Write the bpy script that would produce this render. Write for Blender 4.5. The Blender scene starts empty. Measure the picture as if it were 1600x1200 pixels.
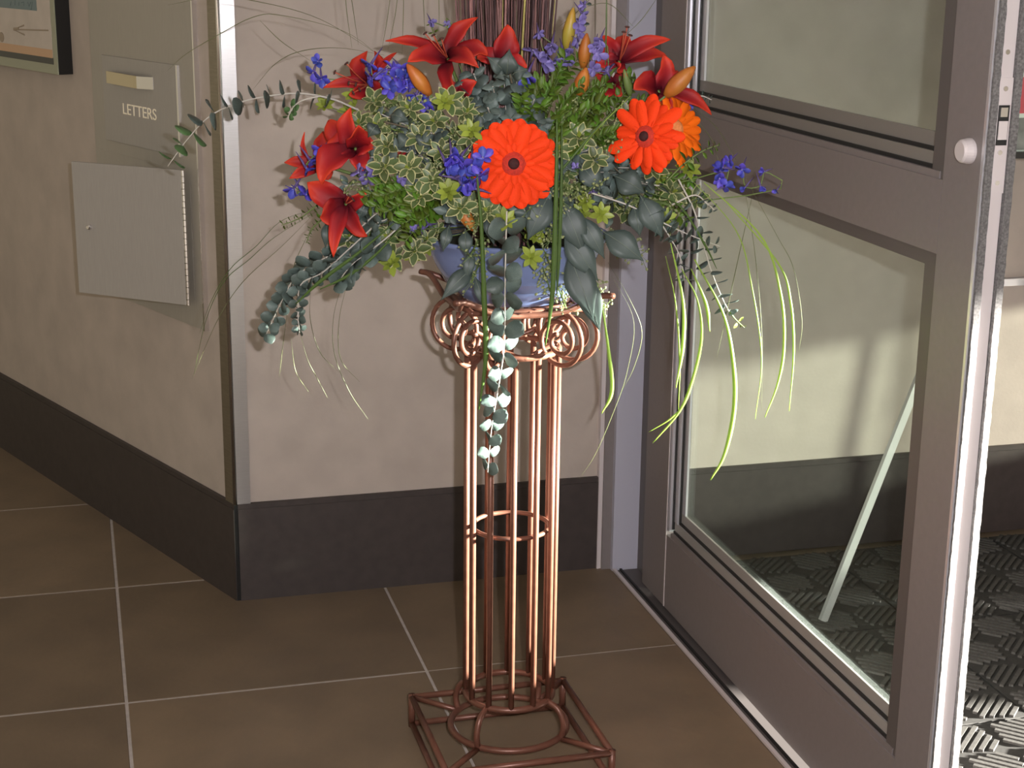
import bpy, bmesh, math, random
from mathutils import Vector, Matrix, noise
random.seed(7)
SC = bpy.context.scene
COL = SC.collection
V = Vector

# ------------------------------------------------------------------ camera
FPX, PITCH, ROLL, YAW, CAMH = 2500.46, 0.267011, 0.012076, 0.267643, 1.4587
CAM = V((0, 0, CAMH))
def rot(d):
    x, y, z = d
    c, s = math.cos(ROLL), math.sin(ROLL); x, y = c*x - s*y, s*x + c*y
    c, s = math.cos(PITCH), math.sin(PITCH); y, z = c*y - s*z, s*y + c*z
    c, s = math.cos(YAW), math.sin(YAW)
    return V((c*x + s*z, -s*x + c*z, y))
def ray(px, py): return rot(((px-800)/FPX, -(py-600)/FPX, 1.0))
cam_d = bpy.data.cameras.new('camera'); cam = bpy.data.objects.new('camera', cam_d); COL.objects.link(cam)
R_, U_, F_ = rot((1, 0, 0)), rot((0, 1, 0)), rot((0, 0, 1))
cam.matrix_world = Matrix(((R_.x, U_.x, -F_.x, 0), (R_.y, U_.y, -F_.y, 0), (R_.z, U_.z, -F_.z, CAMH), (0, 0, 0, 1)))
cam_d.sensor_width = 36; cam_d.lens = 36*FPX/1600; cam_d.clip_start = 0.02
SC.camera = cam

# ------------------------------------------------------------------ world, sun, flash, exposure
SC.view_settings.view_transform = 'Standard'; SC.view_settings.look = 'None'
SC.view_settings.gamma = 1.0; SC.view_settings.use_curve_mapping = False
SC.view_settings.exposure = 0.0
w = bpy.data.worlds.new('lobby_daylight'); SC.world = w; w.use_nodes = True
w.node_tree.nodes['Background'].inputs[0].default_value = (1.0, 0.87, 0.62, 1)
w.node_tree.nodes['Background'].inputs[1].default_value = 0.46
SUN_DIR = V((-1, 0.36, -0.138)).normalized()
sl = bpy.data.lights.new('sun', 'SUN'); sl.energy = 130.0; sl.angle = 0.035; sl.color = (1.0, 0.95, 0.86)
so = bpy.data.objects.new('sun', sl); COL.objects.link(so); so.location = (6, -1, 3)
so.rotation_euler = SUN_DIR.to_track_quat('-Z', 'Y').to_euler()
fl = bpy.data.lights.new('camera_flash', 'AREA'); fl.energy = 49.0; fl.shape = 'RECTANGLE'; fl.size = 0.022; fl.size_y = 0.014; fl.color = (1.0, 0.965, 1.0)
fo = bpy.data.objects.new('camera_flash', fl); COL.objects.link(fo)
fo.location = CAM + R_*0.075 + U_*0.05
fo.rotation_euler = F_.to_track_quat('-Z', 'Y').to_euler()

# ------------------------------------------------------------------ helpers
WM = {}
def new_mesh(verts, faces, mats, smooth=False, fmat=None):
    me = bpy.data.meshes.new('m')
    me.from_pydata([tuple(v) for v in verts], [], faces)
    for m in (mats if isinstance(mats, (list, tuple)) else [mats]): me.materials.append(m)
    if fmat: me.polygons.foreach_set('material_index', fmat)
    if smooth: me.polygons.foreach_set('use_smooth', [True]*len(me.polygons))
    me.update()
    return me
def link(name, me, parent=None, M=None, label=None, kind=None):
    o = bpy.data.objects.new(name, me); COL.objects.link(o)
    M = M or Matrix.Identity(4)
    WM[o.name] = M
    if parent:
        o.parent = parent; o.matrix_basis = WM[parent.name].inverted() @ M
    else:
        o.matrix_basis = M
    if label: o['label'] = label
    if kind: o['kind'] = kind
    return o
def mk(name, verts, faces, mats, parent=None, smooth=False, label=None, kind=None, fmat=None):
    verts = [V(v) for v in verts]
    c = V((0, 0, 0))
    for v in verts: c += v
    c /= len(verts)
    return link(name, new_mesh([v-c for v in verts], faces, mats, smooth, fmat), parent, Matrix.Translation(c), label, kind)
def thing(name, loc, label, cat, group=None):
    o = link(name, None, None, Matrix.Translation(V(loc)))
    o.empty_display_size = 0.05
    tag(o, label, cat, group)
    return o
def tag(o, label, cat, group=None):
    o['label'] = label; o['category'] = cat
    if group: o['group'] = group
    return o
def struct(o): o['kind'] = 'structure'; return o
class G:
    """collects geometry"""
    def __init__(s): s.v = []; s.f = []; s.m = []
    def add(s, vs, fs, mi=0):
        n = len(s.v); s.v += [V(v) for v in vs]; s.f += [tuple(i+n for i in f) for f in fs]; s.m += [mi]*len(fs)
    def box(s, a, b, mi=0, M=None):
        (x0, y0, z0), (x1, y1, z1) = a, b
        vs = [V(p) for p in ((x0,y0,z0),(x1,y0,z0),(x1,y1,z0),(x0,y1,z0),(x0,y0,z1),(x1,y0,z1),(x1,y1,z1),(x0,y1,z1))]
        if M: vs = [M @ v for v in vs]
        s.add(vs, [(0,3,2,1),(4,5,6,7),(0,1,5,4),(1,2,6,5),(2,3,7,6),(3,0,4,7)], mi)
    def tube(s, path, r, seg=8, mi=0, closed=False, flat=1.0, fdir=None):
        n = len(path); path = [V(p) for p in path]
        rs = r if isinstance(r, (list, tuple)) else [r]*n
        up = None; rings = []
        for i, p in enumerate(path):
            if closed: t = path[(i+1) % n] - path[i-1]
            else: t = path[min(i+1, n-1)] - path[max(i-1, 0)]
            if t.length < 1e-9: t = V((0, 0, 1))
            t.normalize()
            if fdir is not None: up = V(fdir)
            elif up is None: up = V((0, 0, 1)) if abs(t.z) < .9 else V((1, 0, 0))
            u = up - t*up.dot(t)
            if u.length < 1e-6: u = t.orthogonal()
            u.normalize(); up = u; b = t.cross(u)
            rings.append([p + (u*math.cos(a)*rs[i]*flat + b*math.sin(a)*rs[i]) for a in (2*math.pi*k/seg for k in range(seg))])
        vs = [q for ring in rings for q in ring]; fs = []
        for i in range(n if closed else n-1):
            j = (i+1) % n
            for k in range(seg): fs.append((i*seg+k, i*seg+(k+1) % seg, j*seg+(k+1) % seg, j*seg+k))
        if not closed:
            fs.append(tuple(reversed(range(seg)))); fs.append(tuple(range((n-1)*seg, n*seg)))
        s.add(vs, fs, mi)
    def lathe(s, prof, c, seg=40, mi=0):
        n = len(prof); c = V(c); vs = []; fs = []
        for r, z in prof:
            for k in range(seg): a = 2*math.pi*k/seg; vs.append(c+V((r*math.cos(a), r*math.sin(a), z)))
        for i in range(n-1):
            for k in range(seg): fs.append((i*seg+k, i*seg+(k+1) % seg, (i+1)*seg+(k+1) % seg, (i+1)*seg+k))
        s.add(vs, fs, mi)
    def build(s, name, mats, parent=None, smooth=False, label=None, kind=None):
        return mk(name, s.v, s.f, mats, parent, smooth, label, kind, s.m if isinstance(mats, (list, tuple)) else None)
def boxpart(name, a, b, m, parent=None, label=None, bevel=0, M=None):
    g = G(); g.box(a, b, 0, M); o = g.build(name, m, parent, label=label)
    if bevel:
        md = o.modifiers.new('bevel', 'BEVEL'); md.width = bevel; md.segments = 2
    return o
def spline(pts, n=20):
    pts = [V(p) for p in pts]
    if len(pts) == 2: return [pts[0].lerp(pts[1], i/n) for i in range(n+1)]
    P = [pts[0]*2-pts[1]] + pts + [pts[-1]*2-pts[-2]]
    L = len(pts)-1; out = []
    for i in range(n+1):
        u = i/n*L; k = min(int(u), L-1); t = u-k
        a, b, c, d = P[k:k+4]
        out.append(0.5*((2*b)+(c-a)*t+(2*a-5*b+4*c-d)*t*t+(3*b-a-3*c+d)*t**3))
    return out

# ------------------------------------------------------------------ materials
def mat(name, col, rough=.5, metal=0., var=0., scale=20., bump=0., bscale=200., rnd=0., spec=.5, hue=0., col2=None, trans=0., detail=4., coord='Object', stretch=None, aniso=0.):
    m = bpy.data.materials.new(name); m.use_nodes = True; nt = m.node_tree; N = nt.nodes; L = nt.links
    b = N['Principled BSDF']
    b.inputs['Roughness'].default_value = rough; b.inputs['Metallic'].default_value = metal
    b.inputs['Specular IOR Level'].default_value = spec
    if aniso: b.inputs['Anisotropic'].default_value = aniso
    c = (*col, 1); b.inputs['Base Color'].default_value = c
    out = None
    tc = N.new('ShaderNodeTexCoord')
    vec = tc.outputs[coord]
    if stretch:
        mp = N.new('ShaderNodeMapping'); mp.inputs['Scale'].default_value = stretch; L.new(vec, mp.inputs[0]); vec = mp.outputs[0]
    if var or col2:
        nz = N.new('ShaderNodeTexNoise'); nz.inputs['Scale'].default_value = scale; nz.inputs['Detail'].default_value = detail
        L.new(vec, nz.inputs['Vector'])
        mx = N.new('ShaderNodeMix'); mx.data_type = 'RGBA'
        rp = N.new('ShaderNodeMapRange'); rp.inputs[1].default_value = .3; rp.inputs[2].default_value = .7
        L.new(nz.outputs['Fac'], rp.inputs[0]); L.new(rp.outputs[0], mx.inputs[0])
        lo = col2 or tuple(x*(1-var) for x in col); hi = col if col2 else tuple(min(1, x*(1+var)) for x in col)
        mx.inputs[6].default_value = (*lo, 1); mx.inputs[7].default_value = (*hi, 1)
        out = mx.outputs[2]
    if rnd or hue:
        oi = N.new('ShaderNodeObjectInfo'); hs = N.new('ShaderNodeHueSaturation')
        if out: L.new(out, hs.inputs['Color'])
        else: hs.inputs['Color'].default_value = c
        a = N.new('ShaderNodeMapRange'); a.inputs[3].default_value = 1-rnd; a.inputs[4].default_value = 1+rnd
        L.new(oi.outputs['Random'], a.inputs[0]); L.new(a.outputs[0], hs.inputs['Value'])
        h = N.new('ShaderNodeMapRange'); h.inputs[3].default_value = .5-hue; h.inputs[4].default_value = .5+hue
        L.new(oi.outputs['Random'], h.inputs[0]); L.new(h.outputs[0], hs.inputs['Hue'])
        out = hs.outputs[0]
    if out: L.new(out, b.inputs['Base Color'])
    if bump:
        n2 = N.new('ShaderNodeTexNoise'); n2.inputs['Scale'].default_value = bscale; n2.inputs['Detail'].default_value = 3
        L.new(vec, n2.inputs['Vector'])
        bp = N.new('ShaderNodeBump'); bp.inputs['Strength'].default_value = bump; bp.inputs['Distance'].default_value = .002
        L.new(n2.outputs['Fac'], bp.inputs['Height']); L.new(bp.outputs[0], b.inputs['Normal'])
    if trans:
        tr = N.new('ShaderNodeBsdfTranslucent'); ms = N.new('ShaderNodeMixShader'); ms.inputs[0].default_value = trans
        if out: L.new(out, tr.inputs[0])
        else: tr.inputs[0].default_value = c
        L.new(b.outputs[0], ms.inputs[1]); L.new(tr.outputs[0], ms.inputs[2]); L.new(ms.outputs[0], N['Material Output'].inputs[0])
    return m
def glass_mat(name, tint=(.93, .97, .94), refl=1.0):
    m = bpy.data.materials.new(name); m.use_nodes = True; nt = m.node_tree; N = nt.nodes; L = nt.links
    N.remove(N['Principled BSDF'])
    t = N.new('ShaderNodeBsdfTransparent'); t.inputs[0].default_value = (*tint, 1)
    g = N.new('ShaderNodeBsdfGlossy'); g.inputs['Roughness'].default_value = 0.02
    lw = N.new('ShaderNodeLayerWeight'); pw = N.new('ShaderNodeMath'); pw.operation = 'POWER'; pw.inputs[1].default_value = 5
    L.new(lw.outputs['Facing'], pw.inputs[0]); f = N.new('ShaderNodeMath'); f.operation = 'MULTIPLY_ADD'; f.inputs[1].default_value = .9; f.inputs[2].default_value = .035; L.new(pw.outputs[0], f.inputs[0])
    x = N.new('ShaderNodeMixShader'); L.new(f.outputs[0], x.inputs[0]); L.new(t.outputs[0], x.inputs[1]); L.new(g.outputs[0], x.inputs[2])
    L.new(x.outputs[0], N['Material Output'].inputs[0])
    return m
M_wall = mat('mottled_plaster', (.43, .37, .328), .75, var=.075, scale=11, bump=.15, bscale=120, detail=6)
M_tile = mat('brown_slate_tile', (.195, .140, .090), .5, col2=(.135, .098, .064), scale=5, bump=.25, bscale=60, rnd=.10, detail=8)
M_grout = mat('grey_grout', (.40, .36, .34), .9, var=.1, scale=60)
M_base = mat('dark_brown_baseboard', (.044, .034, .032), .5, var=.15, scale=40)
M_gap = mat('black_joint', (.004, .004, .004), .8)
M_steel = mat('brushed_steel', (.46, .45, .45), .36, .9, var=.06, scale=30, stretch=(1, 1, 30), aniso=.4)
M_steel2 = mat('dull_dark_steel', (.27, .235, .18), .4, .8, var=.1, scale=20, stretch=(1, 1, 10))
M_plate = mat('satin_steel_plate', (.35, .325, .285), .5, .2, var=.05, scale=25, stretch=(30, 30, 1))
M_plate2 = mat('satin_steel_flap', (.35, .33, .31), .48, .25, var=.05, scale=25, stretch=(30, 30, 1))
M_bright = mat('polished_steel', (.78, .76, .76), .2, 1.0)
M_steel_warm = mat('steel_warm_reflection', (.55, .47, .32), .3, .9)  # one half of the handle: warm reflection put into the steel colour
M_cream = mat('bright_reflecting_lettering', (.95, .88, .72), .35)  # bright cream stands in for the reflection on the cut-out letters
M_black = mat('black_frame', (.006, .006, .006), .4)
M_frame = mat('greenish_frame_face', (.30, .31, .23), .45, .2)
M_door = mat('bronze_grey_anodised', (.215, .19, .19), .5, .2, var=.03, scale=80)
M_door2 = mat('bronze_grey_dark', (.12, .108, .105), .45, .3)
M_jamb = mat('daylit_lilac_paint', (.42, .42, .50), .5)  # grey jamb paint with bluish daylight reflection put into its colour
M_bead = mat('pale_aluminium_bead', (.62, .62, .66), .3, .6)
M_bead_sun = mat('sun_lightened_bead', (.50, .49, .48), .32, .5)  # lower beads paler than the upper: sun on them put into colour
M_bead3 = mat('bronze_grey_bead', (.24, .225, .21), .4, .3)
M_alum = mat('pale_aluminium_edge', (.62, .57, .58), .45, .2)
M_pile = mat('grey_pile_strip', (.13, .125, .125), .95, var=.4, scale=300)
M_gasket = mat('black_gasket', (.012, .012, .012), .6)
M_glass = glass_mat('door_glass', (.90, .95, .93))
M_gateglass = glass_mat('sun_dimming_glass', (.27, .28, .265))
M_mat = mat('charcoal_mat', (.022, .021, .019), .9, var=.3, scale=150)
M_rib = mat('charcoal_mat_rib', (.048, .046, .042), .85, var=.35, scale=200)
M_copper = mat('bronze_painted_iron', (.15, .060, .040), .36, .30, var=.12, scale=50)
M_bowl = mat('blue_glaze', (.17, .215, .40), .22, var=.15, scale=14, bump=.03, bscale=30)
M_soil = mat('dark_floral_foam', (.01, .018, .008), .95)
M_ceil = mat('white_ceiling', (.75, .73, .70), .8)
M_gate = mat('sun_gate_paint', (.40, .35, .30), .8)
M_pave = mat('pavement', (.35, .34, .32), .9, var=.15, scale=10)

# ------------------------------------------------------------------ room shell
T = 0.6096; GX, GY = 0.0351, 2.9944; YW = 3.457; XD = 1.235
WC = V((0.300, 3.455, 0)); WL = V((-0.251-0.300, 4.752-3.455, 0)).normalized()      # left wall runs from the corner away
WN = V((-WL.y, WL.x, 0));
if WN.dot(-WC) < 0: WN = -WN                                                         # faces the room
def wl(s, z, out=0.0): return WC + WL*s + WN*out + V((0, 0, z))
def onleft(px, py, out=0.0):                                                         # pixel -> (s, z) on the left wall, shifted out
    d = ray(px, py); p0 = WC + WN*out
    t = (p0-CAM).dot(WN)/d.dot(WN); q = CAM + d*t
    return (q-WC).dot(WL), q.z
flo = G(); flo.box((-4, -1.5, -.06), (1.30, 8, -.0012)); floor = struct(flo.build('floor', M_grout))
gap = .0055
tile_me = {}
def tile_mesh():
    bm = bmesh.new(); h = (T-gap)/2
    bmesh.ops.create_cube(bm, size=1, matrix=Matrix.Diagonal((2*h, 2*h, .012, 1)))
    bmesh.ops.bevel(bm, geom=[e for e in bm.edges if all(v.co.z > 0 for v in e.verts)], offset=.0016, segments=1, affect='EDGES')
    me = bpy.data.meshes.new('m'); bm.to_mesh(me); bm.free(); me.materials.append(M_tile); return me
tm = tile_mesh()
for i in range(-6, 2):
    for j in range(-6, 8):
        x = GX + (i+.5)*T; y = GY + (j+.5)*T
        if x - T/2 > 1.2 or (x > .5 and y - T/2 > 3.5): continue
        if i == 1:                                                                   # cut tile against the door track
            g = G(); x1 = 1.195
            g.box((GX+i*T+gap/2, y-T/2+gap/2, -.012), (x1+.012, y+T/2-gap/2, 0)); g.build('tile', M_tile, floor); continue
        link('tile', tm, floor, Matrix.Translation((x, y, -.006)) @ Matrix.Rotation(random.choice((0, 1, 2, 3))*math.pi/2, 4, 'Z'))
# walls
g = G(); g.box((.302, YW+.012, 0), (1.20, YW+.13, 2.75)); struct(g.build('wall_right', M_wall))
g = G(); g.box((1.20, YW+.012, 0), (3.3, YW+.13, 2.75)); struct(g.build('wall_vestibule', M_wall))
g = G()
a, b = wl(.004, 0, -.012), wl(4.2, 0, -.012); n = WN*-.12
g.add([a, b, b+n, a+n, a+V((0,0,2.75)), b+V((0,0,2.75)), b+n+V((0,0,2.75)), a+n+V((0,0,2.75))], [(0,3,2,1),(4,5,6,7),(0,1,5,4),(1,2,6,5),(2,3,7,6),(3,0,4,7)])
struct(g.build('wall_left', M_wall))
g = G(); g.box((-4, -1.5, 2.75), (3.42, 8, 2.85)); struct(g.build('ceiling', M_ceil))
# baseboards
BH = .233
def base_profile(y0):  # boxes: board + cap
    return
g = G(); g.box((.309, YW, 0), (1.168, YW+.014, BH-.012)); bb = struct(g.build('baseboard_right', M_base))
boxpart('cap', (.309, YW+.002, BH-.012), (1.168, YW+.014, BH), M_base, bb)
boxpart('joint', (.3005, YW+.002, 0), (.309, YW+.013, BH-.002), M_gap, bb)
g = G(); g.box((1.30, YW, 0), (3.3, YW+.014, BH-.012)); bv = struct(g.build('baseboard_vestibule', M_base))
boxpart('cap', (1.30, YW+.002, BH-.012), (3.3, YW+.014, BH), M_base, bv)
def lwbox(name, s0, s1, z0, z1, o0, o1, m, parent=None, label=None, bevel=0):
    g = G(); vs = []
    for z in (z0, z1):
        for (s, o) in ((s0, o0), (s1, o0), (s1, o1), (s0, o1)): vs.append(wl(s, z, o))
    g.add(vs, [(0,1,2,3),(4,7,6,5),(0,4,5,1),(1,5,6,2),(2,6,7,3),(3,7,4,0)])
    o = g.build(name, m, parent, label=label)
    if bevel: md = o.modifiers.new('bevel', 'BEVEL'); md.width = bevel; md.segments = 2
    return o
bl = struct(lwbox('baseboard_left', .004, 4.2, 0, BH-.012, -.014, 0, M_base))
lwbox('cap', .004, 4.2, BH-.012, BH, -.014, -.002, M_base, bl)
# steel corner guard
tr = G()
tr.box((.306, YW+.004, BH), (.338, YW+.013, 2.7)); t1 = struct(tr.build('trim_1', M_steel))
t1['label'] = 'brushed steel guard on the wall corner'
lwbox('side_strip', .003, .045, BH, 2.7, -.013, -.003, M_steel2, t1)
g = G(); g.tube([(.3035, YW+.004, BH), (.3035, YW+.004, 2.7)], .0045, 10); g.build('corner_bead', M_bright, t1, smooth=True)

# ------------------------------------------------------------------ door partition, jamb, track, sliding door
g = G(); g.box((1.198, YW-.027, 0), (1.262, YW+.012, 2.3)); jb = struct(g.build('trim_2', M_jamb)); jb['label'] = 'lilac-grey door jamb'
boxpart('cover_strip', (1.176, YW-.012, 0), (1.198, YW+.012, 2.3), M_door, jb)
boxpart('edge_strip', (1.166, YW-.004, 0), (1.176, YW+.012, 2.3), M_alum, jb)
boxpart('back_post', (1.262, YW-.16, 0), (1.31, YW+.012, 2.3), M_door2, jb)
g = G(); g.box((1.198, 1.0, -.02), (1.30, YW-.03, .002)); tk = struct(g.build('trim_3', M_door2)); tk['label'] = 'floor track under the door'
boxpart('rail', (1.198, 1.0, .002), (1.206, YW-.03, .007), M_alum, tk)
boxpart('rail', (1.216, 1.0, .002), (1.221, YW-.03, .006), M_gasket, tk)
g = G(); g.box((1.19, -1.5, 2.3), (1.32, YW+.012, 2.75)); struct(g.build('wall_header', M_wall))
D0, D1 = XD, XD+.05
yS, yH = 2.008, 3.32                     # near (latch) edge and far edge of the leaf
dr = struct(boxpart('door_1', (D0, 3.175, .012), (D1, yH, 2.28), M_door)); dr['label'] = 'grey glazed sliding door, far stile'
boxpart('stile', (D0, yS+.004, .012), (D1, 2.112, 2.28), M_door, dr, bevel=.001)
boxpart('bottom_rail', (D0, 2.112, .012), (D1, 3.175, .185), M_door, dr)
boxpart('mid_rail', (D0, 2.112, 1.022), (D1, 3.175, 1.133), M_door, dr)
boxpart('top_rail', (D0, 2.112, 2.10), (D1, 3.175, 2.28), M_door, dr)
boxpart('stile_seam', (D0-.0012, 3.172, .012), (D0, 3.176, 2.28), M_alum, dr)
def glazing(z0, z1, mb):
    p = boxpart('glass_pane', (D0+.023, 2.112, z0), (D0+.029, 3.165, z1), M_glass, dr)
    # stepped beads: bottom, far side, near side, top
    for k, (dx, h, m) in enumerate(((.002, .011, M_door), (.008, .017, M_gasket), (.011, .036, mb), (.015, .042, M_gasket), (.0185, .064, mb))):
        boxpart('bead', (D0+dx, 2.125, z0), (D0+.023, 3.172-.02, z0+h), m, p)
        boxpart('bead', (D0+dx, 3.172-h*.95, z0+h), (D0+.023, 3.174, z1), M_bead if m is not M_gasket else m, p)  # far vertical beads: sky reflection put into the paler colour
    boxpart('bead', (D0+.004, 2.112, z0), (D0+.023, 2.150, z1), M_door2, p)
    boxpart('bead', (D0+.004, 2.15, z1-.022), (D0+.023, 3.1, z1), M_door2, p)
glazing(.185, 1.022, M_bead_sun); glazing(1.133, 2.10, M_bead3)
# latch edge: pale channel, pile strips, lock plate
ye = yS
boxpart('edge_channel', (D0+.012, ye, .012), (D1-.014, ye+.004, 2.28), M_alum, dr)
def pile(x0, x1):
    g = G(); rr = random.Random(int(x0*1e5)); n = 260; vs = []; fs = []
    for i in range(n+1):
        z = .012 + (2.268)*i/n; o = rr.uniform(-.0006, .0006)+.0006*math.sin(z*9); q = rr.uniform(-.0006, .0006)+.0006*math.sin(z*7+1)
        vs += [V((x0+o, ye+.004, z)), V((x0+o, ye-.007, z)), V((x1+q, ye-.007, z)), V((x1+q, ye+.004, z))]
    for i in range(n):
        for k in range(3): a = i*4+k; fs.append((a, a+1, a+5, a+4))
    g.add(vs, fs); g.build('pile_strip', M_pile, dr, label='grey fuzzy weather strip')
pile(D0+.003, D0+.013); pile(D1-.013, D1-.002)
boxpart('edge_lip', (D0, ye-.002, .012), (D0+.003, ye+.004, 2.28), M_bead, dr)
boxpart('edge_lip', (D1-.002, ye-.002, .012), (D1, ye+.004, 2.28), M_bead, dr)
lp = boxpart('lock_plate', (D0+.0125, ye-.0035, 1.128), (D1-.0145, ye, 1.29), M_alum, dr, label='pale lock plate on the door edge')
boxpart('latch_slot', (D0+.016, ye-.0045, 1.196), (D1-.017, ye-.003, 1.252), M_gasket, lp)
boxpart('hook_bolt', (D0+.018, ye-.007, 1.236), (D1-.021, ye-.004, 1.249), M_bright, lp)
boxpart('keeper', (D0+.0175, ye-.006, 1.204), (D1-.0185, ye-.004, 1.230), M_alum, lp)
for z in (1.143, 1.186, 1.275):
    g = G(); c = (D0+.0235, 0, z); g.tube([(D0+.0235, ye-.0055, z), (D0+.0235, ye-.003, z)], .0036, 10); g.build('screw', M_bright, lp)
g = G(); g.tube([(D0+.0235, ye-.002, 1.325), (D0+.0235, ye, 1.325)], .0036, 10); g.build('screw', M_bright, dr)
g = G(); g.tube([(D0+.001, 2.043, 1.184), (D0-.004, 2.043, 1.184), (D0-.014, 2.043, 1.184), (D0-.017, 2.043, 1.184)], [.0185, .0185, .0165, .0135], 28); kb = g.build('lock_button', M_alum, dr, label='round pale thumb button')
# added, unseen outer wall and panes, shaped to block and dim the sun
g = G(); g.box((3.3, -1.5, 1.25), (3.42, YW+.13, 2.75)); ow = struct(g.build('sun_gate_wall', M_gate))
boxpart('gate_sill', (3.3, 2.0, 0), (3.36, 2.53, .34), M_door, ow); boxpart('gate_sill', (3.3, 2.555, 0), (3.36, YW+.012, .34), M_door, ow)
boxpart('gate_mullion', (3.3, 1.99, .34), (3.36, 2.0, 1.25), M_door, ow); boxpart('gate_panel', (3.3, -1.5, 0), (3.42, 1.2, 1.25), M_gate, ow)
boxpart('gate_pier', (3.30, 2.62, .74), (3.36, YW+.012, 1.25), M_door, ow); boxpart('gate_pane', (3.325, 2.0, .34), (3.331, YW+.012, 1.25), M_gateglass, ow)
g = G(); g.box((1.30, -1.5, -.06), (3.4, YW+.13, -.012)); fv = struct(g.build('floor_vestibule', M_tile))
g = G(); g.box((3.4, -8, -.08), (16, 8, -.02)); struct(g.build('ground_outside', M_pave))
# ribbed entrance mat, mat squares with ribs in alternating diagonals
mt = thing('entrance_mat', (2.1, 2.4, -.012), 'charcoal ribbed entrance mat beyond the glass door', 'mat')
S = .46; X0, Y0 = 1.305, 2.515-4*S
for i in range(4):
    for j in range(7):
        x0, y0 = X0+i*S, Y0+j*S; x1, y1 = x0+S-.006, min(y0+S-.006, YW-.002)
        if y1 - y0 < .05 or x0 > 3.2: continue
        mtile = boxpart('mat_square', (x0, y0, -.012), (x1, y1, -.002), M_mat, mt)
        g = G(); cs = S/4; 
        for a in range(4):
            for b in range(4):
                cx, cy = x0+(a+.5)*cs-.003, y0+(b+.5)*cs-.003
                sgn = 1 if (a+b) % 2 else -1
                for k in range(-3, 4):
                    off = k*.0165; half = cs*.5-abs(off)*.72
                    if half < .012 or cy+half*.7 > YW-.01: continue
                    M = Matrix.Translation((cx, cy, 0)) @ Matrix.Rotation(sgn*math.pi/4, 4, 'Z')
                    g.box((-half, off-.0045, -.004), (half, off+.0045, .0028), 0, M)
        if g.v: g.build('ribs', M_rib, mtile, kind='stuff')

# ------------------------------------------------------------------ things on the left wall
# letter panel
sR, _ = onleft(307, 260); sL, _ = onleft(149, 260); zb = onleft(312, 515)[1]
lb = thing('letter_box', wl((sR+sL)/2, zb, 0), 'satin steel wall letter box with LETTERS flap and open lower door', 'letter box')
lwbox('face_plate', sR, sL, zb, 1.62, -.013, -.004, M_plate, lb)
lwbox('plate_edge', sR-.006, sR, zb, 1.62, -.013, -.001, M_bright, lb)
f0, fz1 = onleft(277, 103); f1, fz0 = onleft(166, 232)
fz0 = onleft(277, 244)[1]; fz1 = onleft(277, 102)[1]
fp_ = lwbox('flap', f0+.006, f1, fz0, fz1, -.004, 0, M_plate2, lb, bevel=.001)
lwbox('flap_edge', f0, f0+.007, fz0, fz1, -.004, .0015, M_bright, fp_)
# handle: bent strip
h1, hz1 = onleft(174, 118); h0, hz0 = onleft(240, 137); hz0 -= 0
zt = onleft(215, 117)[1]; zbm = onleft(215, 136)[1]
g = G(); pr = []
for s, o in ((h0, .001), (h0+.03, .016), (h0+.045, .020), (h0+.065, .020), (h1, .013)): pr.append((s, o))
vs = []; fs = []
for (s, o) in pr: vs += [wl(s, zbm, o), wl(s, zt, o), wl(s, zt, o-.004), wl(s, zbm, o-.004)]
for i in range(len(pr)-1):
    for k in range(4): fs.append((i*4+k, i*4+(k+1) % 4, i*4+4+(k+1) % 4, i*4+4+k))
fs += [(3, 2, 1, 0), tuple(range(len(vs)-4, len(vs)))]
nq = len(pr)-1
hd = mk('handle', vs, fs, [M_bright, M_steel_warm], fp_, fmat=[1 if (i//4) >= 2 and i < nq*4 else 0 for i in range(len(fs))])
# LETTERS
cu = bpy.data.curves.new('t', 'FONT'); cu.body = 'LETTERS'; cu.size = 1; cu.extrude = .02
to = bpy.data.objects.new('t', cu); COL.objects.link(to); bpy.context.view_layer.update()
me = bpy.data.meshes.new_from_object(to.evaluated_get(bpy.context.evaluated_depsgraph_get())); bpy.data.objects.remove(to)
xs = [v.co.x for v in me.vertices]; ys = [v.co.y for v in me.vertices]
ls0, lz0 = onleft(193, 178); ls1, lz1 = onleft(245, 186); lzt = onleft(193, 161)[1]
vs = []
for v in me.vertices:
    u = (v.co.x-min(xs))/(max(xs)-min(xs)); q = (v.co.y-min(ys))/(max(ys)-min(ys))
    vs.append(wl(ls0+(ls1-ls0)*u, lz0+(lzt-lz0)*q, .0006+v.co.z*.02))
mk('lettering', vs, [tuple(p.vertices) for p in me.polygons], M_cream, fp_, label='cut-out word LETTERS')
# open lower door, hinged on the right edge, swung out
so_ = .02
hs, hzt = onleft(284, 266, so_); _, hzb = onleft(289, 476, so_)
hp = WC + WL*hs + WN*so_
d = ray(111, 252); zz = hzt
tt = (zz-CAMH)/d.z; ql = CAM + d*tt            # left top corner at the same height as the hinge top
ql.z = 0
dv = (ql-V((hp.x, hp.y, 0))); wdt = min(max(dv.length, .12), .33); dv.normalize()
nv = V((-dv.y, dv.x, 0)); 
if nv.dot(-hp) < 0: nv = -nv
print('door swing', dv, WL, 'angle', math.degrees(math.acos(max(-1, min(1, dv.dot(WL))))), 'w', wdt, 'z', hzb, hzt)
Md = Matrix(((dv.x, nv.x, 0, hp.x), (dv.y, nv.y, 0, hp.y), (0, 0, 1, 0), (0, 0, 0, 1)))
ld = boxpart('lower_door', (.004, -.006, hzb), (wdt, 0, hzt), M_plate2, lb, M=Md, bevel=.001)
g = G(); n = 22
for k in range(n):
    z0 = hzb+(hzt-hzb)*k/n; p = Md @ V((0, -.003, z0+.0006)); q = Md @ V((0, -.003, z0+(hzt-hzb)/n-.0006)); g.tube([p, q], .0048, 10)
g.build('piano_hinge', M_bright, ld)
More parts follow.
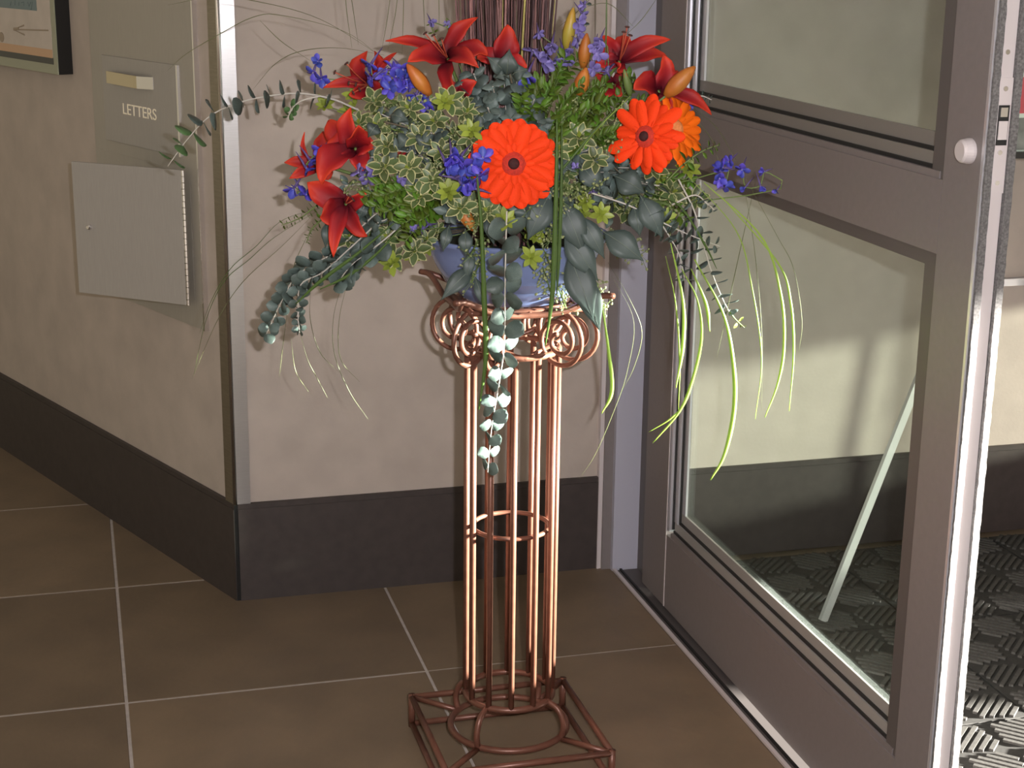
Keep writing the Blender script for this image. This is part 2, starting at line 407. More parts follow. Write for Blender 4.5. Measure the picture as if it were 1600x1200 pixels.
g = G(); p = Md @ V((wdt*.86, 0, (hzb+hzt)/2+.005)); g.tube([p, p+nv*.006, p+nv*.009], [.0062, .0062, .004], 16); g.build('lock_knob', M_bright, ld)
# dark compartment behind the open door
lwbox('compartment', hs+.01, sL-.006, hzb+.006, hzt-.006, -.0042, -.0035, M_plate, lb)
# picture
ps, pz = onleft(107, 117, 0)
PD = min((k*.0005 for k in range(1, 160)), key=lambda o: abs(onleft(91, 117, o)[0]-ps))      # depth of the frame
pz = onleft(91, 117, PD)[1]
pic = thing('framed_picture', wl(ps+.2, pz, 0), 'black-sided framed picture with a left-pointing arrow above the letter box', 'picture')
lwbox('frame', ps-.001, ps+.55, pz, pz+.5, -.012, PD-.002, M_black, pic)
M_art = mat('picture_paper', (.50, .44, .40), .5, var=.08, scale=15); M_teal = mat('picture_teal_block', (.13, .19, .21), .5); M_arrow = mat('picture_arrow_ink', (.30, .24, .18), .6)
M_or = mat('picture_orange_band', (.52, .33, .20), .55); M_tx = mat('picture_dark_script', (.06, .10, .12), .6)
lwbox('frame_face', ps, ps+.55, pz, pz+.5, PD-.002, PD, M_frame, pic)
def pz_(px, py): return onleft(px, py, PD)
a0, az0 = pz_(83, 90)
lwbox('artwork', a0, ps+.53, az0, pz+.49, PD, PD+.0005, M_art, pic)
q0 = pz_(84, 101); lwbox('lower_slip', q0[0], ps+.53, q0[1], az0-.001, PD, PD+.0008, M_black, pic)
b0 = pz_(83, 91); b1 = pz_(83, 78); lwbox('orange_band', a0+.0005, ps+.53, b0[1], b1[1], PD+.0005, PD+.0009, M_or, pic)
c0 = pz_(58, 17); ob = lwbox('teal_block', c0[0], ps+.53, c0[1], pz+.49, PD+.0005, PD+.001, M_teal, pic)
def stroke(pts, wpx, m, nm, par=pic):
    g = G(); P = [wl(*pz_(*p), PD+.0012) for p in pts]; g.tube(P, wpx*.0015, 6, flat=.25, fdir=WN); g.build(nm, m, par)
stroke([(76, 47.5), (24, 46)], 1.3, M_arrow, 'arrow_shaft'); stroke([(38, 39.5), (21, 46), (39, 54.5)], 1.6, M_arrow, 'arrow_head')
stroke([(30, 45), (22, 45.5)], 3, M_arrow, 'arrow_head')
for pts in ([(18, 2), (17, 9)], [(24, 0), (24, 8)], [(30, 3), (30, 9)], [(34, 4), (38, 3), (38, 9)], [(44, 3), (46, 10), (49, 3)], [(51, 3), (50, 15), (48, 14)]): stroke(pts, .6, M_tx, 'script_stroke', ob)
oc = wl(*pz_(3, 58), PD+.0012); g = G(); 
vs = [oc + (WL*math.cos(a)*.016 + V((0, 0, 1))*math.sin(a)*.013) for a in [k*math.pi/8 for k in range(16)]]; vs2 = [v - WN*.0006 for v in vs]
g.add(vs+vs2, [tuple(range(16))]+[(k, k+16, (k+1) % 16+16, (k+1) % 16) for k in range(16)]); g.build('brown_spot', M_arrow, pic)

# ------------------------------------------------------------------ easel with poster in the vestibule, wall rail
def plane_pt(px, py, n, d0):
    r = ray(px, py); n = V(n); t = (d0 - CAM.dot(n))/r.dot(n); return CAM + r*t
M_easel = mat('silver_easel', (.50, .50, .50), .35, .5)
ez = thing('display_easel', (1.9, 3.05, 0), 'silver metal easel standing on the mat behind the door', 'easel')
e0 = V((1.562, 3.029, .003))
p1 = plane_pt(1574, 242, (0, 1, 0), 3.20); dirl = (p1-e0).normalized()
top = e0 + dirl*(1.75/dirl.z)
def bar(a, b, w, t, name, m, parent, up=(0, 1, 0)):
    a, b = V(a), V(b); d = (b-a).normalized(); u = V(up); u = (u-d*u.dot(d)).normalized(); s = d.cross(u)
    g = G(); vs = []
    for p in (a, b):
        for i, j in ((-1, -1), (1, -1), (1, 1), (-1, 1)): vs.append(p + s*w/2*i + u*t/2*j)
    g.add(vs, [(0, 3, 2, 1), (4, 5, 6, 7), (0, 1, 5, 4), (1, 2, 6, 5), (2, 3, 7, 6), (3, 0, 4, 7)])
    return g.build(name, m, parent)
bar(e0, top, .0175, .012, 'leg', M_easel, ez)
er = V((2*top.x - e0.x + .0, e0.y+.0, .003)); bar(er, top+V((.02, 0, 0)), .021, .012, 'leg', M_easel, ez)
bar(V((top.x, 3.26, .003)), top+V((.01, .01, -.02)), .021, .012, 'leg', M_easel, ez)
pb = plane_pt(1590, 243, (0, 1, 0), 3.17)
bar((pb.x-.06, 3.185, pb.z), (pb.x+.95, 3.185, pb.z), .014, .03, 'tray', M_black, ez)
po = thing('poster_board', (pb.x+.45, 3.19, pb.z+.007), 'glossy framed poster standing on the easel tray', 'poster')
M_pgreen = mat('poster_pale_green', (.55, .66, .58), .25); M_pred = mat('poster_red', (.45, .06, .08), .3); M_pdark = mat('poster_dark_print', (.03, .04, .035), .25, col2=(.25, .27, .25), scale=9)
g = G(); x0 = pb.x-.06; z0 = pb.z+.007; g.box((x0, 3.185, z0), (x0+.95, 3.195, z0+.62)); g.build('board', M_pgreen, po)
boxpart('dark_print', (x0+.004, 3.183, z0+.004), (x0+.9, 3.185, z0+.075), M_pdark, po)
boxpart('red_print', (x0+.004, 3.183, z0+.085), (x0+.12, 3.185, z0+.165), M_pred, po)
boxpart('dark_band', (x0+.004, 3.183, z0+.175), (x0+.9, 3.185, z0+.55), M_pdark, po)
rl0 = plane_pt(1565, 441, (0, 1, 0), YW+.004); 
g = G(); g.box((rl0.x-.04, YW-.008, rl0.z-.008), (3.3, YW+.012, rl0.z+.01)); r4 = struct(g.build('trim_4', M_bead)); r4['label'] = 'pale wall rail in the vestibule'

# ------------------------------------------------------------------ pedestal
AX = V((.717, 2.61, 0)); FH = V((math.sin(YAW), math.cos(YAW), 0)); RH = V((math.cos(YAW), -math.sin(YAW), 0)); DA = AX.dot(FH)
def fp(px, py, d=0.0):                     # point at horizontal forward depth (axis depth + d)
    r = ray(px, py); t = (DA+d)/r.dot(FH); return CAM + r*t
def az(py): return fp(800, py).z
ped = thing('pedestal_stand', (AX.x, AX.y, 0), 'bronze wrought-iron column plant stand with scrolled capital', 'plant stand')
RB = .0055
def ring(r, z, rad, name, n=48):
    g = G(); g.tube([AX+V((r*math.cos(2*math.pi*k/n), r*math.sin(2*math.pi*k/n), z)) for k in range(n)], rad, 10, closed=True); return g.build(name, M_copper, ped, smooth=True)
HB = .152; ZT = .062; RC = .0062
cor = [(-1, 1), (1, 1), (1, -1), (-1, -1)]
for z in (RC, ZT):
    for k in range(4):
        a, b = cor[k], cor[(k+1) % 4]; g = G()
        g.tube([AX+V((a[0]*HB, a[1]*HB, z)), AX+V((b[0]*HB, b[1]*HB, z))], RC, 8); g.build('base_rail', M_copper, ped, smooth=True)
for a in cor:
    g = G(); g.tube([AX+V((a[0]*HB, a[1]*HB, 0)), AX+V((a[0]*HB, a[1]*HB, ZT+.006))], RC*1.1, 8); g.build('base_post', M_copper, ped, smooth=True)
RG = .108; ring(RG, ZT+.002, RC, 'base_ring')
ZS = az(1079); RS = .080
for a in cor:
    e = V((a[0], a[1], 0)).normalized()
    g = G(); g.tube([AX+e*HB*1.414+V((0, 0, ZT)), AX+e*RG+V((0, 0, ZT))], RC*.9, 8); g.build('corner_strut', M_copper, ped, smooth=True)
    g = G(); g.tube(spline([AX+e*RS+V((0, 0, ZS)), AX+e*(RS+.024)+V((0, 0, ZS-.012)), AX+e*(RG+.007)+V((0, 0, (ZS+ZT)/2-.004)), AX+e*(RG+.004)+V((0, 0, ZT+.008)), AX+e*RG+V((0, 0, ZT))], 14), RC*.95, 8); g.build('scroll_leg', M_copper, ped, smooth=True)
ring(RS, ZS, RC, 'lower_ring'); ZC = az(543)
ring(RS, ZC, RB, 'upper_ring'); ring(RS-.011, az(821), .0042, 'middle_ring')
NB = 12
for k in range(NB):
    a = math.radians(3) + 2*math.pi*k/NB + math.atan2(-FH.y, -FH.x)
    p = AX+V((RS*math.cos(a), RS*math.sin(a), 0)); g = G(); g.tube([p+V((0, 0, ZS)), p+V((0, 0, ZC))], RB, 10); g.build('bar', M_copper, ped, smooth=True)
# capital: twin scrolls at each corner
ZV = (fp(890, 482, -.05).z + fp(890, 574, -.05).z)/2; RV = (fp(890, 482, -.05).z - fp(890, 574, -.05).z)/2
RCN = .156-RV
for a in cor:
    e0_ = V((a[0], a[1], 0)).normalized()
    for sgn in (-1, 1):
        th = math.radians(9)*sgn; e = V((e0_.x*math.cos(th)-e0_.y*math.sin(th), e0_.x*math.sin(th)+e0_.y*math.cos(th), 0))
        side = V((-e.y, e.x, 0))*sgn*.006
        P = [AX+e*(.045)+side+V((0, 0, ZV+RV-.003)), AX+e*(RCN-.02)+side+V((0, 0, ZV+RV))]
        n = 54
        for k in range(n+1):
            u = k/n; ang = math.pi/2 - u*2*math.pi*1.95; r = RV*(1-u)**.85*.80+RV*.2 if u < .999 else RV*.2
            P.append(AX+e*(RCN+r*math.cos(ang))+side+V((0, 0, ZV+r*math.sin(ang))))
        g = G(); g.tube(P, .0043, 8); g.build('scroll', M_copper, ped, smooth=True)
ZA = fp(655, 424, .095).z - .004
for k in range(4):
    a, b = cor[k], cor[(k+1) % 4]; ea = V((*a, 0)).normalized(); eb = V((*b, 0)).normalized(); m = (ea+eb).normalized()
    g = G(); g.tube([AX+ea*.137+V((0, 0, ZV+RV+.004)), AX+eb*.137+V((0, 0, ZV+RV+.004))], .0048, 8); g.build('capital_rail', M_copper, ped, smooth=True)
    g = G(); g.tube(spline([AX+ea*.082+V((0, 0, ZV-.012)), AX+ea.lerp(eb, .28)*.088+V((0, 0, ZV-.024)), AX+m*.082+V((0, 0, ZV-.030)), AX+ea.lerp(eb, .72)*.088+V((0, 0, ZV-.024)), AX+eb*.082+V((0, 0, ZV-.012))], 16), .0045, 8); g.build('swag', M_copper, ped, smooth=True)
    # cradle: concave-sided square that holds the bowl
    tip = .192; g = G()
    g.tube(spline([AX+ea*tip+V((0, 0, ZA+.004)), AX+(ea*.165+m*.0)+(-V((-ea.y, ea.x, 0))*(.006 if (ea.cross(eb)).z < 0 else -.006))+V((0, 0, ZA)), AX+(ea*.6+m*.4).normalized()*.125+V((0, 0, ZA-.024)), AX+m*.104+V((0, 0, ZA-.030)), AX+(eb*.6+m*.4).normalized()*.125+V((0, 0, ZA-.024)), AX+eb*.165+(-V((-eb.y, eb.x, 0))*(-.006 if (ea.cross(eb)).z < 0 else .006))+V((0, 0, ZA)), AX+eb*tip+V((0, 0, ZA+.004))], 26), .0052, 8); g.build('cradle_rod', M_copper, ped, smooth=True)
    g = G(); g.tube([AX+m*.104+V((0, 0, ZA-.030)), AX+m*.096+V((0, 0, ZV+RV+.004))], .0042, 8); g.build('cradle_post', M_copper, ped, smooth=True)
ZBB = ZV+RV+.009; ring(.094, ZV+RV+.004, .0045, 'seat_ring')

# ------------------------------------------------------------------ bowl
zr = az(362); H = zr-ZBB
bw = thing('flower_bowl', (AX.x, AX.y, ZBB), 'glazed blue ceramic bowl on the iron stand', 'bowl')
prof0 = spline([(.093, .006, 0), (.112, .024, 0), (.134, .056, 0), (.149, .090, 0), (.158, H-.010, 0)], 22)
prof = [(.0, .004), (.07, .004), (.078, 0), (.088, 0), *[(q.x, q.y) for q in prof0], (.1605, H-.008), (.162, H-.004), (.1612, H-.001), (.158, H), (.155, H-.003), (.150, H-.02), (.12, .03), (0.0, .02)]
g = G(); g.lathe(prof, AX+V((0, 0, ZBB)), 56); g.build('body', M_bowl, bw, smooth=True)
g = G(); g.lathe([(0, H-.022), (.138, H-.024), (.13, H-.04), (0, H-.05)], AX+V((0, 0, ZBB)), 40); g.build('floral_foam', M_soil, bw)
# ================================================================== the flowers
M_red = mat('lily_red', (.50, .030, .018), .42, col2=(.30, .010, .014), scale=28, rnd=.10, trans=.12)
def lily_mat():
    m = mat('lily_red_throat', (.5, .03, .02), .55, rnd=.15, spec=.22); nt = m.node_tree; N = nt.nodes; L = nt.links
    at = N.new('ShaderNodeAttribute'); at.attribute_name = 'along'
    cr = N.new('ShaderNodeValToRGB'); e = cr.color_ramp.elements
    e[0].position = .08; e[0].color = (.075, .003, .009, 1); e[1].position = .95; e[1].color = (.60, .050, .018, 1)
    k = e.new(.5); k.color = (.29, .010, .013, 1)
    L.new(at.outputs['Fac'], cr.inputs[0])
    hs = next(n for n in N if n.type == 'HUE_SAT'); L.new(cr.outputs[0], hs.inputs['Color'])
    return m
M_red = lily_mat()
M_redin = mat('lily_throat', (.20, .006, .012), .5)
M_anther = mat('anther_dark', (.05, .012, .008), .7)
M_fil = mat('lily_filament', (.45, .08, .04), .5)
M_bud = mat('lily_bud', (.46, .17, .022), .5, col2=(.40, .075, .015), scale=30, rnd=.15, stretch=(1, 1, .3))
M_ridge = mat('bud_streak', (.42, .07, .02), .5)
M_budg = mat('lily_bud_green', (.34, .30, .04), .45, col2=(.45, .22, .03), scale=25)
M_ger = mat('gerbera_scarlet', (.95, .068, .010), .7, col2=(.86, .046, .008), scale=40, rnd=.09, trans=.10, spec=.15)
M_ger2 = mat('gerbera_orange', (.95, .16, .006), .7, rnd=.06, trans=.10, spec=.15)
M_eye = mat('gerbera_eye', (.06, .006, .006), .8, col2=(.02, .003, .004), scale=300)
M_eye2 = mat('gerbera_disc', (.60, .030, .010), .8, col2=(.35, .018, .008), scale=250, bump=.5, bscale=500)
M_eye3 = mat('gerbera_pale_disc', (.85, .30, .10), .7, col2=(.7, .2, .05), scale=250, bump=.5, bscale=500)
M_blue = mat('delphinium_blue', (.095, .105, .66), .5, col2=(.065, .050, .42), scale=60, rnd=.18, hue=.015, trans=.15)
M_lilac = mat('delphinium_lilac', (.26, .23, .56), .45, col2=(.18, .13, .42), scale=60, rnd=.18, trans=.15)
M_white = mat('floret_bee', (.30, .26, .45), .6)
M_spur = mat('floret_spur', (.09, .06, .20), .5)
M_euc = mat('eucalyptus_grey_green', (.110, .148, .134), .5, col2=(.072, .102, .092), scale=25, rnd=.30, hue=.012, trans=.06)
M_eucg = mat('eucalyptus_young_green', (.085, .17, .06), .5, rnd=.2, trans=.12)
M_estem = mat('eucalyptus_pale_stem', (.50, .47, .42), .55)
M_big = mat('seeded_leaf_grey', (.062, .088, .080), .5, col2=(.046, .066, .061), scale=14, rnd=.12, trans=.08)
M_vein = mat('leaf_vein', (.12, .15, .12), .6)
M_pitg = mat('pittosporum_green', (.105, .145, .046), .45, col2=(.06, .095, .034), scale=30, rnd=.28, hue=.015, trans=.08)
M_pitc = mat('pittosporum_cream', (.44, .43, .21), .5, rnd=.15, trans=.08)
M_pyg = mat('pittosporum_new_growth', (.25, .31, .04), .45, rnd=.25, trans=.1)
M_fern = mat('bright_green_foliage', (.085, .155, .012), .5, rnd=.4, hue=.025, trans=.1)
M_seed = mat('eucalyptus_seed', (.26, .29, .13), .6, rnd=.1)
M_stem = mat('green_stem', (.13, .19, .05), .55)
M_dstem = mat('dark_stem', (.10, .08, .05), .6)
M_grass = mat('bear_grass', (.115, .125, .05), .5, rnd=.2, trans=.1)
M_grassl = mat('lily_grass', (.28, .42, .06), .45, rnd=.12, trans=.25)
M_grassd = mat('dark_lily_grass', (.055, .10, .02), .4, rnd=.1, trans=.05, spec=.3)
M_twig = mat('reddish_twig', (.13, .062, .060), .7, var=.4, scale=30, rnd=.35, stretch=(1, 1, .2))
M_twig2 = mat('pinkish_twig', (.24, .12, .115), .65, var=.3, scale=40, rnd=.3)
M_twig3 = mat('dark_twig', (.06, .03, .032), .7, var=.3, scale=40, rnd=.3)
M_yel = mat('yellow_twig', (.42, .36, .10), .6)

def leaf_mesh(mats, prof, L=1.0, cup=.12, bend=.10, border=False, twist=0):
    """leaf along +X, width on Y, normal Z; prof = list of (s, halfwidth)"""
    vs, fs, fm = [], [], []
    cols = (-1, -.72, 0, .72, 1) if border else (-1, 0, 1)
    n = len(cols)
    for s, h in prof:
        for c in cols:
            vs.append((s*L, c*h*L, (cup*abs(c)*h - bend*s*s)*L))
    for i in range(len(prof)-1):
        for k in range(n-1):
            fs.append((i*n+k, i*n+k+1, (i+1)*n+k+1, (i+1)*n+k))
            edge = border and (k in (0, n-2) or i in (0, len(prof)-2))
            fm.append(1 if edge else 0)
    # thickness: second sheet just below, closed along the rim
    m = len(vs); th = .012*L
    vs += [(x, y, z-th) for x, y, z in vs]
    f0 = list(fs)
    for f, q in zip(f0, list(fm)): fs.append(tuple(m+i for i in reversed(f))); fm.append(q)
    for i in range(len(prof)-1):
        for k in (0, n-1):
            a, b = i*n+k, (i+1)*n+k
            fs.append((a, b, m+b, m+a) if k == 0 else (b, a, m+a, m+b)); fm.append(1 if border else 0)
    return new_mesh(vs, fs, mats, True, fm)
ROUND = [(0, .02), (.08, .20), (.25, .40), (.5, .48), (.75, .40), (.93, .20), (1, .02)]
OVAL = [(0, .02), (.1, .10), (.3, .23), (.5, .28), (.72, .22), (.9, .10), (1, .01)]
LANCE = [(0, .015), (.12, .07), (.3, .14), (.55, .16), (.78, .10), (.92, .04), (1, .004)]
BROAD = [(0, .02), (.1, .13), (.28, .27), (.5, .31), (.72, .23), (.9, .09), (1, .005)]
ME = {
 'euc': leaf_mesh(M_euc, ROUND, 1, .15, .06), 'euc2': leaf_mesh(M_euc, BROAD, 1, .2, .12), 'eucg': leaf_mesh(M_eucg, ROUND, 1, .15, .06),
 'pit': leaf_mesh([M_pitg, M_pitc], OVAL, 1, .25, .12, True), 'pit2': leaf_mesh([M_pitg, M_pitc], BROAD, 1, .35, .2, True), 'pyg': leaf_mesh([M_pyg, M_pyg], OVAL, 1, .2, .1, True),
 'fern': leaf_mesh(M_fern, LANCE, 1, .2, .15), 'fern2': leaf_mesh(M_fern, OVAL, 1, .2, .15), 'big': leaf_mesh(M_big, BROAD, 1, .1, .12)}
def orient(p, d, n, s):
    d = V(d).normalized(); n = V(n); n = n - d*n.dot(d)
    if n.length < 1e-5: n = d.orthogonal()
    n.normalize(); y = n.cross(d)
    return Matrix(((d.x*s, y.x*s, n.x*s, p.x), (d.y*s, y.y*s, n.y*s, p.y), (d.z*s, y.z*s, n.z*s, p.z), (0, 0, 0, 1)))
def tocam(p): return (CAM-p).normalized()
RNG = random.Random(11)
def rv(a=1): return V((RNG.uniform(-a, a), RNG.uniform(-a, a), RNG.uniform(-a, a)))

# ---- labels for things told apart by where they sit among landmarks
LAND = [('the big scarlet gerbera', 800, 256), ('the paired gerberas', 1025, 212), ('the lowest left lily', 530, 325), ('the big left lily', 545, 225), ('the twig bundle', 790, 40),
        ('the upper right lily', 965, 85), ('the right-hand lily', 1040, 130), ('the blue bowl', 790, 410), ('the lily beside the twigs', 700, 85), ('the far upper left lily', 570, 115), ('the upright orange bud', 912, 75), ('the central blue florets', 722, 268),
        ('the right scroll of the stand', 895, 525), ('the bright green sprays', 625, 315), ('the hanging grey-leaf spray', 920, 400)]
USED = set()
def where(head, x, y, tail=''):
    order = sorted(LAND, key=lambda l: (l[1]-x)**2+(l[2]-y)**2)
    for pre in ('', 'small ', 'slender ', 'short ', 'leafy '):
        for nm, lx, ly in order[:7]:
            dx, dy = x-lx, y-ly; a = math.degrees(math.atan2(-dy, dx)) % 360; dist = math.hypot(dx, dy)
            w_ = ['right of', 'above and right of', 'above', 'above and left of', 'left of', 'below and left of', 'below', 'below and right of'][int((a+22.5)//45) % 8]
            if dist < 28: w_ = 'right against'
            elif dist < 75: w_ = 'just ' + w_
            elif dist > 150: continue
            t = f'{pre}{head} {w_} {nm}{tail}'
            if t not in USED: USED.add(t); return t
    t = f'{head} at the fringe near {order[0][0]}'; USED.add(t); return t

BASE = fp(800, 352, 0)
def dome(x, y):
    q = 1 - ((x-800)/310)**2 - ((y-290)/210)**2
    return -.205*math.sqrt(max(q, 0)) - .01
def leaf(kind, root, p, d, n, s): return link('leaf', ME[kind], root, orient(p, d, n, s))

# ------------------------------------------------------------------ twig bundle
tb = thing('twig_bundle', AX+V((0, 0, zr-.02)), 'upright bundle of reddish brown twigs behind the flowers', 'twigs')
for k in range(190):
    a = RNG.uniform(0, 2*math.pi); r = .092*math.sqrt(RNG.random()); c = AX+V((0, .02, 0))-RH*.014
    p0 = c+V((r*.7*math.cos(a), r*.7*math.sin(a), zr-.02)); 
    top_ = c+V((r*math.cos(a)+RNG.uniform(-.012, .012), r*math.sin(a)+RNG.uniform(-.012, .012), RNG.uniform(1.5, 1.85)))
    P = spline([p0, p0.lerp(top_, .35)+rv(.006), p0.lerp(top_, .7)+rv(.006), top_], 9)
    rr = RNG.uniform(.0013, .0030); g = G(); g.tube(P, [rr*(1-.5*i/9) for i in range(10)], 5); g.build('twig', M_yel if k % 41 == 0 else (M_twig, M_twig2, M_twig3)[k % 3], tb, smooth=True)

# ------------------------------------------------------------------ lilies
def petal(root, c, tip, w, bulge, name='petal', m=None, facing=None):
    ctrl = (c+tip)/2 + bulge; n = 10; vs = []; fs = []; m = m or M_red
    cols = (-1, -.55, 0, .55, 1)
    for i in range(n+1):
        t = i/n; p = c*(1-t)**2 + ctrl*2*t*(1-t) + tip*t*t
        tg = ((ctrl-c)*(1-t)+(tip-ctrl)*t); tg.normalize()
        f = (facing or (tocam(p)*.7 + bulge.normalized()*.6)); f = f - tg*f.dot(tg); f.normalize()
        sd = tg.cross(f); h = w*.5*(math.sin(math.pi*min(1, .12+.88*t**.9))**.9 if t < .999 else .02)*(1+.06*math.sin(9*t+w*900))
        for q in cols: vs.append(p + sd*h*q + f*(abs(q)*h*.38 - .0 - (.10*h if q == 0 else 0) + h*.22*abs(q)**3*math.sin(13*t+q*2+w*3000))*1.0)
    k_ = len(cols)
    for i in range(n):
        for k in range(k_-1): fs.append((i*k_+k, i*k_+k+1, (i+1)*k_+k+1, (i+1)*k_+k))
    o = mk(name, vs, fs, m, root, True)
    at = o.data.attributes.new('along', 'FLOAT', 'POINT'); at.data.foreach_set('value', [(j//k_)/n*.8 + .2*abs(cols[j % k_])*(1 if j//k_ > 2 else 0) for j in range(len(vs))])
    md = o.modifiers.new('thick', 'SOLIDIFY'); md.thickness = .0012; md.offset = 0
    return o
def lily(px, py, d, tips, label, name='lily', stam=None, group='red lilies in the arrangement'):
    c = fp(px, py, d); root = thing(name, c, label, 'flower', group)
    for t in tips:
        tx, ty, dd, bx, by, w_ = t[:6]
        tip = fp(tx, ty, d+dd); mid = (c+tip)/2
        bulge = RH*(bx*.00116) + V((0, 0, 1))*(-by*.00116) - FH*(t[6] if len(t) > 6 else .012)
        petal(root, c, tip, w_*.00100, bulge)
    g = G(); b0 = c + FH*.01; g.tube(spline([c-FH*.004, c.lerp(BASE, .12)+FH*.012, c.lerp(BASE, .55)+FH*.01, BASE+FH*.0], 10), .0028, 6); g.build('stem', M_stem, root, smooth=True)
    if stam:
        for (sx, sy) in stam:
            e = fp(sx, sy, d-.045); g = G(); g.tube(spline([c, (c+e)/2 - FH*.012 , e], 8), [.0011]*9, 5); f = g.build('filament', M_fil, root, smooth=True)
            g = G(); u = (e-c).normalized().cross(FH).normalized(); g.tube([e-u*.004, e-u*.002, e+u*.002, e+u*.004], [.0006, .0017, .0017, .0006], 6); g.build('anther', M_anther, f, smooth=True)
    return root
lily(700, 92, -.10, [(602, 64, .0, 6, -16, 24, .0), (637, 97, -.035, -6, -14, 34), (747, 27, .0, -16, -10, 30, .01), (762, 88, -.02, 16, -22, 32), (748, 106, -.06, -4, -22, 30, .03), (712, 150, -.05, -10, 6, 28)], 'red lily right beside the twig bundle with a petal pointing straight up', stam=[(664, 52), (677, 55), (690, 60)])
lily(782, 98, -.09, [(793, 38, .0, 6, -4, 40, .008), (745, 92, .01, -4, -14, 30), (823, 108, -.01, 8, -10, 26), (815, 128, -.02, 6, 4, 22)], 'red lily in front of the twig bundle with one broad upright petal')
lily(968, 96, -.08, [(935, 60, .02, -6, -8, 36), (1048, 62, -.01, -8, -16, 28, .02), (975, 55, .04, 2, -6, 34), (1042, 88, .02, 6, -14, 26), (930, 100, .0, -6, -4, 26), (965, 108, -.03, 0, 6, 22)], 'dark red lily highest on the right with a long petal reaching the door', stam=[(980, 42), (985, 55), (975, 50)])
lily(1030, 142, -.12, [(1036, 86, .0, 12, -2, 34), (990, 140, -.03, -4, -14, 40), (1112, 180, -.01, 10, -16, 24), (1060, 112, .03, 8, -10, 24), (1000, 118, .01, -8, -8, 30), (1052, 168, -.02, 2, 8, 22)], 'red lily above the paired gerberas with a petal drooping right')
lily(575, 132, -.06, [(574, 80, .02, -22, 4, 36, .008), (505, 137, -.02, 2, -10, 20), (585, 80, .03, 20, -4, 22), (545, 148, -.03, -2, 6, 26), (602, 140, .0, 4, 8, 30), (620, 82, .04, 4, -14, 12)], 'red lily highest on the left with long outstretched stamens', stam=[(541, 99), (523, 113), (545, 130), (556, 132), (562, 140), (552, 145)])
lily(555, 232, -.13, [(548, 168, -.01, -14, 4, 36), (513, 188, .02, -12, -6, 40), (560, 196, -.05, 4, -4, 38, .01), (585, 232, -.02, 6, -8, 34), (503, 288, -.04, -20, -16, 46, .02), (560, 268, -.02, 8, 6, 34), (510, 235, .0, -6, -10, 40)], 'large red lily on the left facing the camera, with broad cupped petals')
lily(540, 318, -.15, [(480, 285, .0, -4, 0, 44, .012), (572, 298, -.02, 6, 4, 26), (500, 340, -.03, -8, 8, 46, .01), (521, 402, -.04, -6, -6, 26, .02), (574, 369, -.02, -2, 14, 26, .02), (560, 318, .02, 0, 4, 24)], 'lowest red lily on the left with two petals hanging down', stam=[(552, 312), (546, 306)])
lily(500, 258, -.06, [(476, 206, .01, -20, 14, 13, .004), (444, 254, -.01, 0, -6, 22), (452, 279, -.03, 2, -4, 22), (505, 205, .02, 2, -4, 30), (520, 270, .0, 4, 6, 30)], 'leftmost red lily with narrow pointed petals against the beige wall')
lily(622, 252, -.13, [(606, 240, -.01, -4, -8, 28), (645, 275, -.01, 4, -6, 30), (620, 228, .01, 0, -4, 28), (602, 268, -.02, -4, 4, 24), (650, 250, .01, 4, -4, 26)], 'deep red lily half hidden by cream-edged leaves left of the gerbera')
lily(722, 150, -.12, [(706, 164, -.03, -8, 6, 24), (745, 128, -.01, -4, -8, 26), (690, 130, .0, -4, -8, 22), (728, 120, .02, 0, -4, 20)], 'small red lily pointing down between the blue florets and grey leaves')
lily(958, 130, -.05, [(930, 118, .0, -4, -6, 18), (985, 112, .0, 4, -6, 20), (942, 150, -.02, -2, 6, 18), (972, 150, -.02, 2, 6, 16)], 'small orange-red lily tucked behind the paired gerberas')
def bud(x0, y0, x1, y1, w_, d, label, m=M_bud):
    a, b = fp(x0, y0, d), fp(x1, y1, d-.01); root = thing('lily_bud', a, label, 'flower bud', 'closed lily buds')
    prof = [.40, .72, .92, 1.0, .92, .76, .52, .14]; g = G(); P = [a.lerp(b, i/7) for i in range(8)]; g.tube(P, [w_*.00048*q for q in prof], 9); g.build('bud', m, root, smooth=True)
    dd = (b-a).normalized(); sd = dd.cross(tocam(a)).normalized()
    for s in (-.55, .55):
        g = G(); g.tube([a.lerp(b, i/7) + (sd*s*.8 + tocam(a)*.62)*w_*.00048*prof[i]*1.03 for i in range(1, 7)], .0009, 5); g.build('ridge', M_ridge, root, smooth=True)
    g = G(); g.tube(spline([a, a.lerp(BASE, .3)+FH*.02, a.lerp(BASE, .7)], 8), .002, 6); g.build('stem', M_stem, root, smooth=True)
bud(672, 148, 636, 100, 26, -.13, 'slanted orange bud below the lily beside the twigs')
bud(911, 106, 917, 52, 22, -.10, 'upright orange bud right of the twig bundle', M_bud)
bud(904, 148, 916, 106, 26, -.13, 'orange-red bud directly under the upright orange bud')
bud(884, 78, 896, 12, 22, -.07, 'yellow-green bud standing left of the upright orange bud', M_budg)
bud(1040, 150, 1086, 104, 30, -.15, 'orange bud slanting right over the right-hand lily')
bud(718, 322, 742, 362, 24, -.17, 'brown-orange bud drooping over the rim of the blue bowl')
bud(985, 150, 975, 108, 14, -.10, 'thin green bud between the two right lilies', M_stem)

